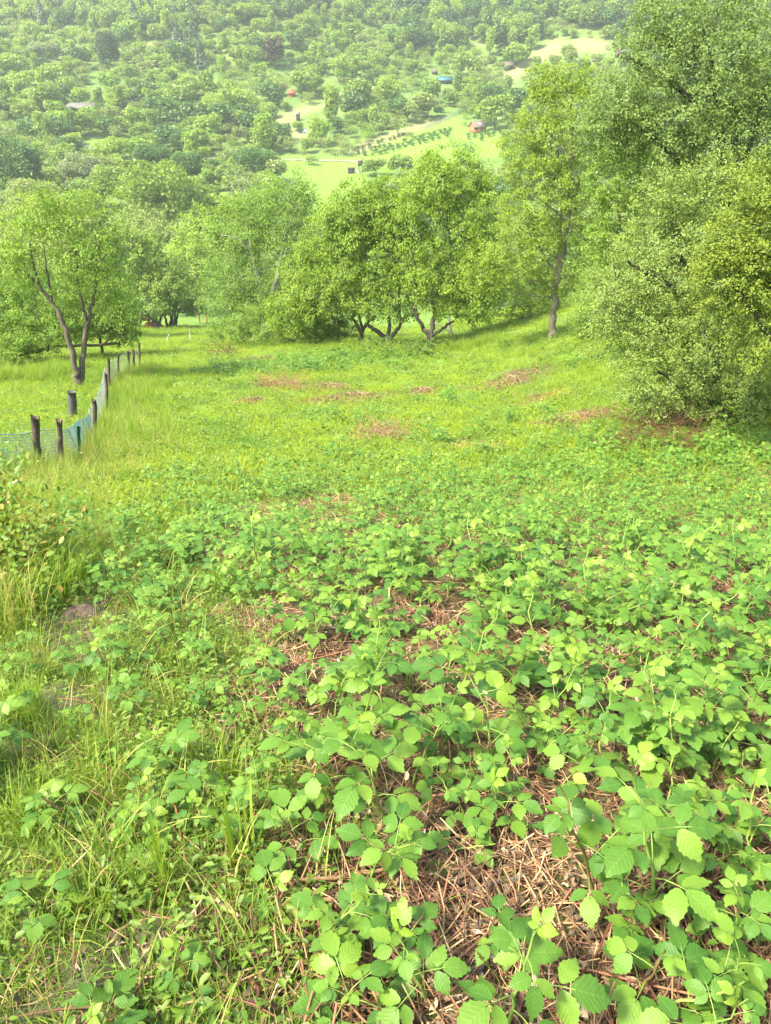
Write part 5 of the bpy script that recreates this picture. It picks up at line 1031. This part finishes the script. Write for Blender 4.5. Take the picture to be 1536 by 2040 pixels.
P = np.array(P); fm = field_mask(P[:, 0] + .04, P[:, 1]); keep = rng.random(len(P)) < np.clip(1 - .985 * fm + .25 * fm * sstep(5.5, 8.5, P[:, 1]), 0, 1) * (1 - .72 * spots(P[:, 0], P[:, 1], SOIL)); P = P[keep]; n = len(P); sc = rng.uniform(.7, 1.35, n)
instances('foreground_grass', CFN, np.c_[P, h(P[:, 0], P[:, 1])], yrot(n), np.c_[sc, sc, sc], rng.choice(len(FINE), n, p=np.array([4, 4, 4, 4, .8, .8, .8, 1.8, 1.8, 1.8, 1.8, 2.4]) / 28), 'short grass and herbs covering the left foreground')
MEAD = [tuft(50 + s, 90, .095, .30, .006, 'grass', .8) for s in range(5)] + [herb(60 + s, 'herb', 40, .26, .05, .10) for s in range(3)] + [tuft(70, 44, .17, .24, .006, 'grass_tall', .6), tuft(71, 20, .17, .26, .006, 'grass_dry', .6), herb(72, 'herb_blue', 40, .26, .05, .12)]
CMD = proto_collection('meadow_grass', MEAD)
P = []
while len(P) < 36000: y = 6.5 + 78 * random.random() ** 1.5; P.append((random.uniform(-.62 * y - 2, .60 * y + 2), y))
P = np.array(P); fm = field_mask(P[:, 0], P[:, 1]); keep = (rng.random(len(P)) < np.where(P[:, 1] > 8.5, 1 - .9 * fm, 1 - fm)) & (rng.random(len(P)) < 1 - .88 * spots(P[:, 0], P[:, 1], MULCH)); P = P[keep]; n = len(P)
sc = rng.uniform(.7, 1.3, n) * (1 + .012 * P[:, 1]); pr = np.array([4, 4, 4, 4, 4, 2, 2, 2, 1.6, 1, 1.2]); idx = rng.choice(len(MEAD), n, p=pr / pr.sum())
instances('meadow_grass', CMD, np.c_[P, h(P[:, 0], P[:, 1])], yrot(n), np.c_[sc, sc, sc * rng.uniform(.6, 1.15, n)], idx, 'bright short grass of the sloping meadow')
TALL = [tuft(80 + s, 60, .55, .16, .006, 'grass_tall', .45) for s in range(3)] + [tuft(84 + s, 34, .62, .16, .005, 'grass_dry', .5) for s in range(2)]
CTL = proto_collection('tall_grass', TALL); P = []; W = []
def line(a, b_, n, sx, sy, dry, s0=1.0):
    A, B = G(*a)[:2], G(*b_)[:2]
    for _ in range(n):
        t = random.random(); c = A + (B - A) * t; P.append((c[0] + random.gauss(0, sx), c[1] + random.gauss(0, sy))); W.append((random.random() < dry, s0))
line((60, 960), (190, 880), 120, .30, .5, .6, .8); line((110, 1010), (260, 850), 130, .45, .6, .55, .8); line((190, 880), (280, 735), 180, .5, .8, .35, .9); line((250, 880), (320, 740), 120, .6, .8, .06, .8)
line((20, 1060), (150, 1020), 90, .3, .4, .3, .6); line((60, 1180), (200, 1050), 80, .3, .4, .25, .5); line((0, 1000), (60, 1250), 120, .2, .3, .45, .75); line((1000, 690), (1250, 740), 120, 1.0, 1.2, .05, .55); line((1080, 690), (1290, 800), 110, .6, .8, .03, .55); line((20, 745), (130, 750), 150, 1.5, 1.6, .1, 1.1); line((30, 790), (120, 800), 60, .8, .8, .3, .5)
line((650, 695), (1000, 680), 160, .5, .6, .08, .9); line((460, 690), (680, 700), 90, .5, .6, .05, .7); line((280, 690), (460, 680), 100, 1.5, 2.5, .1, .7); line((260, 665), (430, 655), 120, 2, 2.5, .15, .9); line((1250, 860), (1400, 910), 70, .4, .4, .25, .6)
line((10, 1500), (60, 1900), 14, .2, .25, .15, .4); line((60, 1330), (180, 1550), 18, .2, .25, .25, .4)
P = np.array(P); n = len(P); W0 = np.array([w[0] for w in W]); sc = rng.uniform(.7, 1.2, n) * np.array([w[1] for w in W])
instances('tall_grass', CTL, np.c_[P, h(P[:, 0], P[:, 1])], yrot(n), np.c_[sc, sc, sc], np.where(W0, rng.integers(3, 5, n), rng.integers(0, 3, n)), 'tall seeding grass along the fence and the grassy banks')
# single tufts and seed heads of the left foreground
for i, (u, v, hgt, lab) in enumerate(((315, 1780, .36, 'large upright grass tuft in the left foreground'), (450, 1560, .22, 'bright grass tuft beside the dark bare stem'), (480, 1720, .34, 'broad bladed bluish grass tuft at the litter edge'), (330, 1330, .2, 'small bright grass tuft above the left bare soil'), (440, 1180, .25, 'grass tuft at the upper edge of the brambles'))):
    p = G(u, v); o = link('grass_tuft', tuft(90 + i, 34 if i != 2 else 16, hgt, .05, .006 if i != 2 else .010, 'grass_tall', .35)); o.location = (p[0], p[1], hz(p[0], p[1])); tag(o, lab, 'grass tuft')
for i, (a, t_, lab) in enumerate((((60, 1800), (0, 1740), 'tan grass seed head drooping in from the left edge'), ((225, 1720), (170, 1650), 'reddish tan seed head above the left grass'), ((30, 2040), (110, 2035), 'tan seed head at the bottom left'), ((1010, 2040), (955, 1985), 'pale green grass ear at the bottom'))):
    A = G(*a); T = A + np.array([(t_[0] - a[0]) * depth(A) / FPX, -.03, .28]); C = smooth_poly([A, A + (T - A) * .5 + [0, 0, .06], T], 10); b = MB(); b.tube(C - A, np.linspace(.0016, .001, 10), 4); D = nrm(C[-1] - C[-2]) if True else 0
    st = link('seed_head', b.mesh('stem', M['grass_dry'] if i < 3 else M['grass_tall'])); st.location = A; tag(st, lab, 'grass stalk')
    b = MB(); r = random.Random(i)
    for k in range(70):
        q = C[-1] - A + D * (k / 70 * .09 - .01); w = .006 * math.sin(math.pi * (k + 4) / 76); an = r.random() * 6.28; e = q + np.array([math.cos(an), math.sin(an), 0]) * w + D * .012; b.tube([q, e], [.0014, .0004], 3, cap=False)
    link('ear', b.mesh('ear', M['straw'] if i < 3 else M['grass_dry']), st)

# ------------------------------------------------------------------ haze
def haze():
    m, n, l, out = nt('haze_air'); v = n.new('ShaderNodeVolumePrincipled'); v.inputs['Color'].default_value = (.92, 1.0, .97, 1); v.inputs['Density'].default_value = .00028; v.inputs['Anisotropy'].default_value = .2
    l.new(v.outputs[0], out.inputs['Volume']); b = MB(); b.box((0, 560, 33), (2400, 1300, 150)); o = link('haze', b.mesh('haze', m)); tag(o, 'thin pale summer haze filling the valley air', kind='stuff')
haze()

# ------------------------------------------------------------------ things that look alike are told apart by their order in the picture
def order_labels():
    byl = {}
    for o in list(SC.objects):
        if o.parent is None and 'label' in o and o.get('group') in ('trees scattered over the far hillside', 'bramble plants of the field', 'bramble shoots in the left grass', 'loose canes lying in the foreground', 'planted bush rows below the cabin'):
            byl.setdefault(o['label'], []).append(o)
    word = ['leftmost', 'second', 'third', 'fourth', 'fifth', 'sixth', 'seventh', 'eighth', 'ninth', 'tenth', 'eleventh', 'twelfth', 'thirteenth', 'fourteenth', 'fifteenth', 'sixteenth', 'seventeenth', 'eighteenth', 'nineteenth', 'twentieth']
    for lab, L in byl.items():
        if len(L) < 2 or len(L) > 20: continue
        L.sort(key=lambda o: pix(tuple(o.location))[0])
        for i, o in enumerate(L): o['label'] = lab + (', leftmost' if i == 0 else ', %s from left' % word[i])
order_labels()
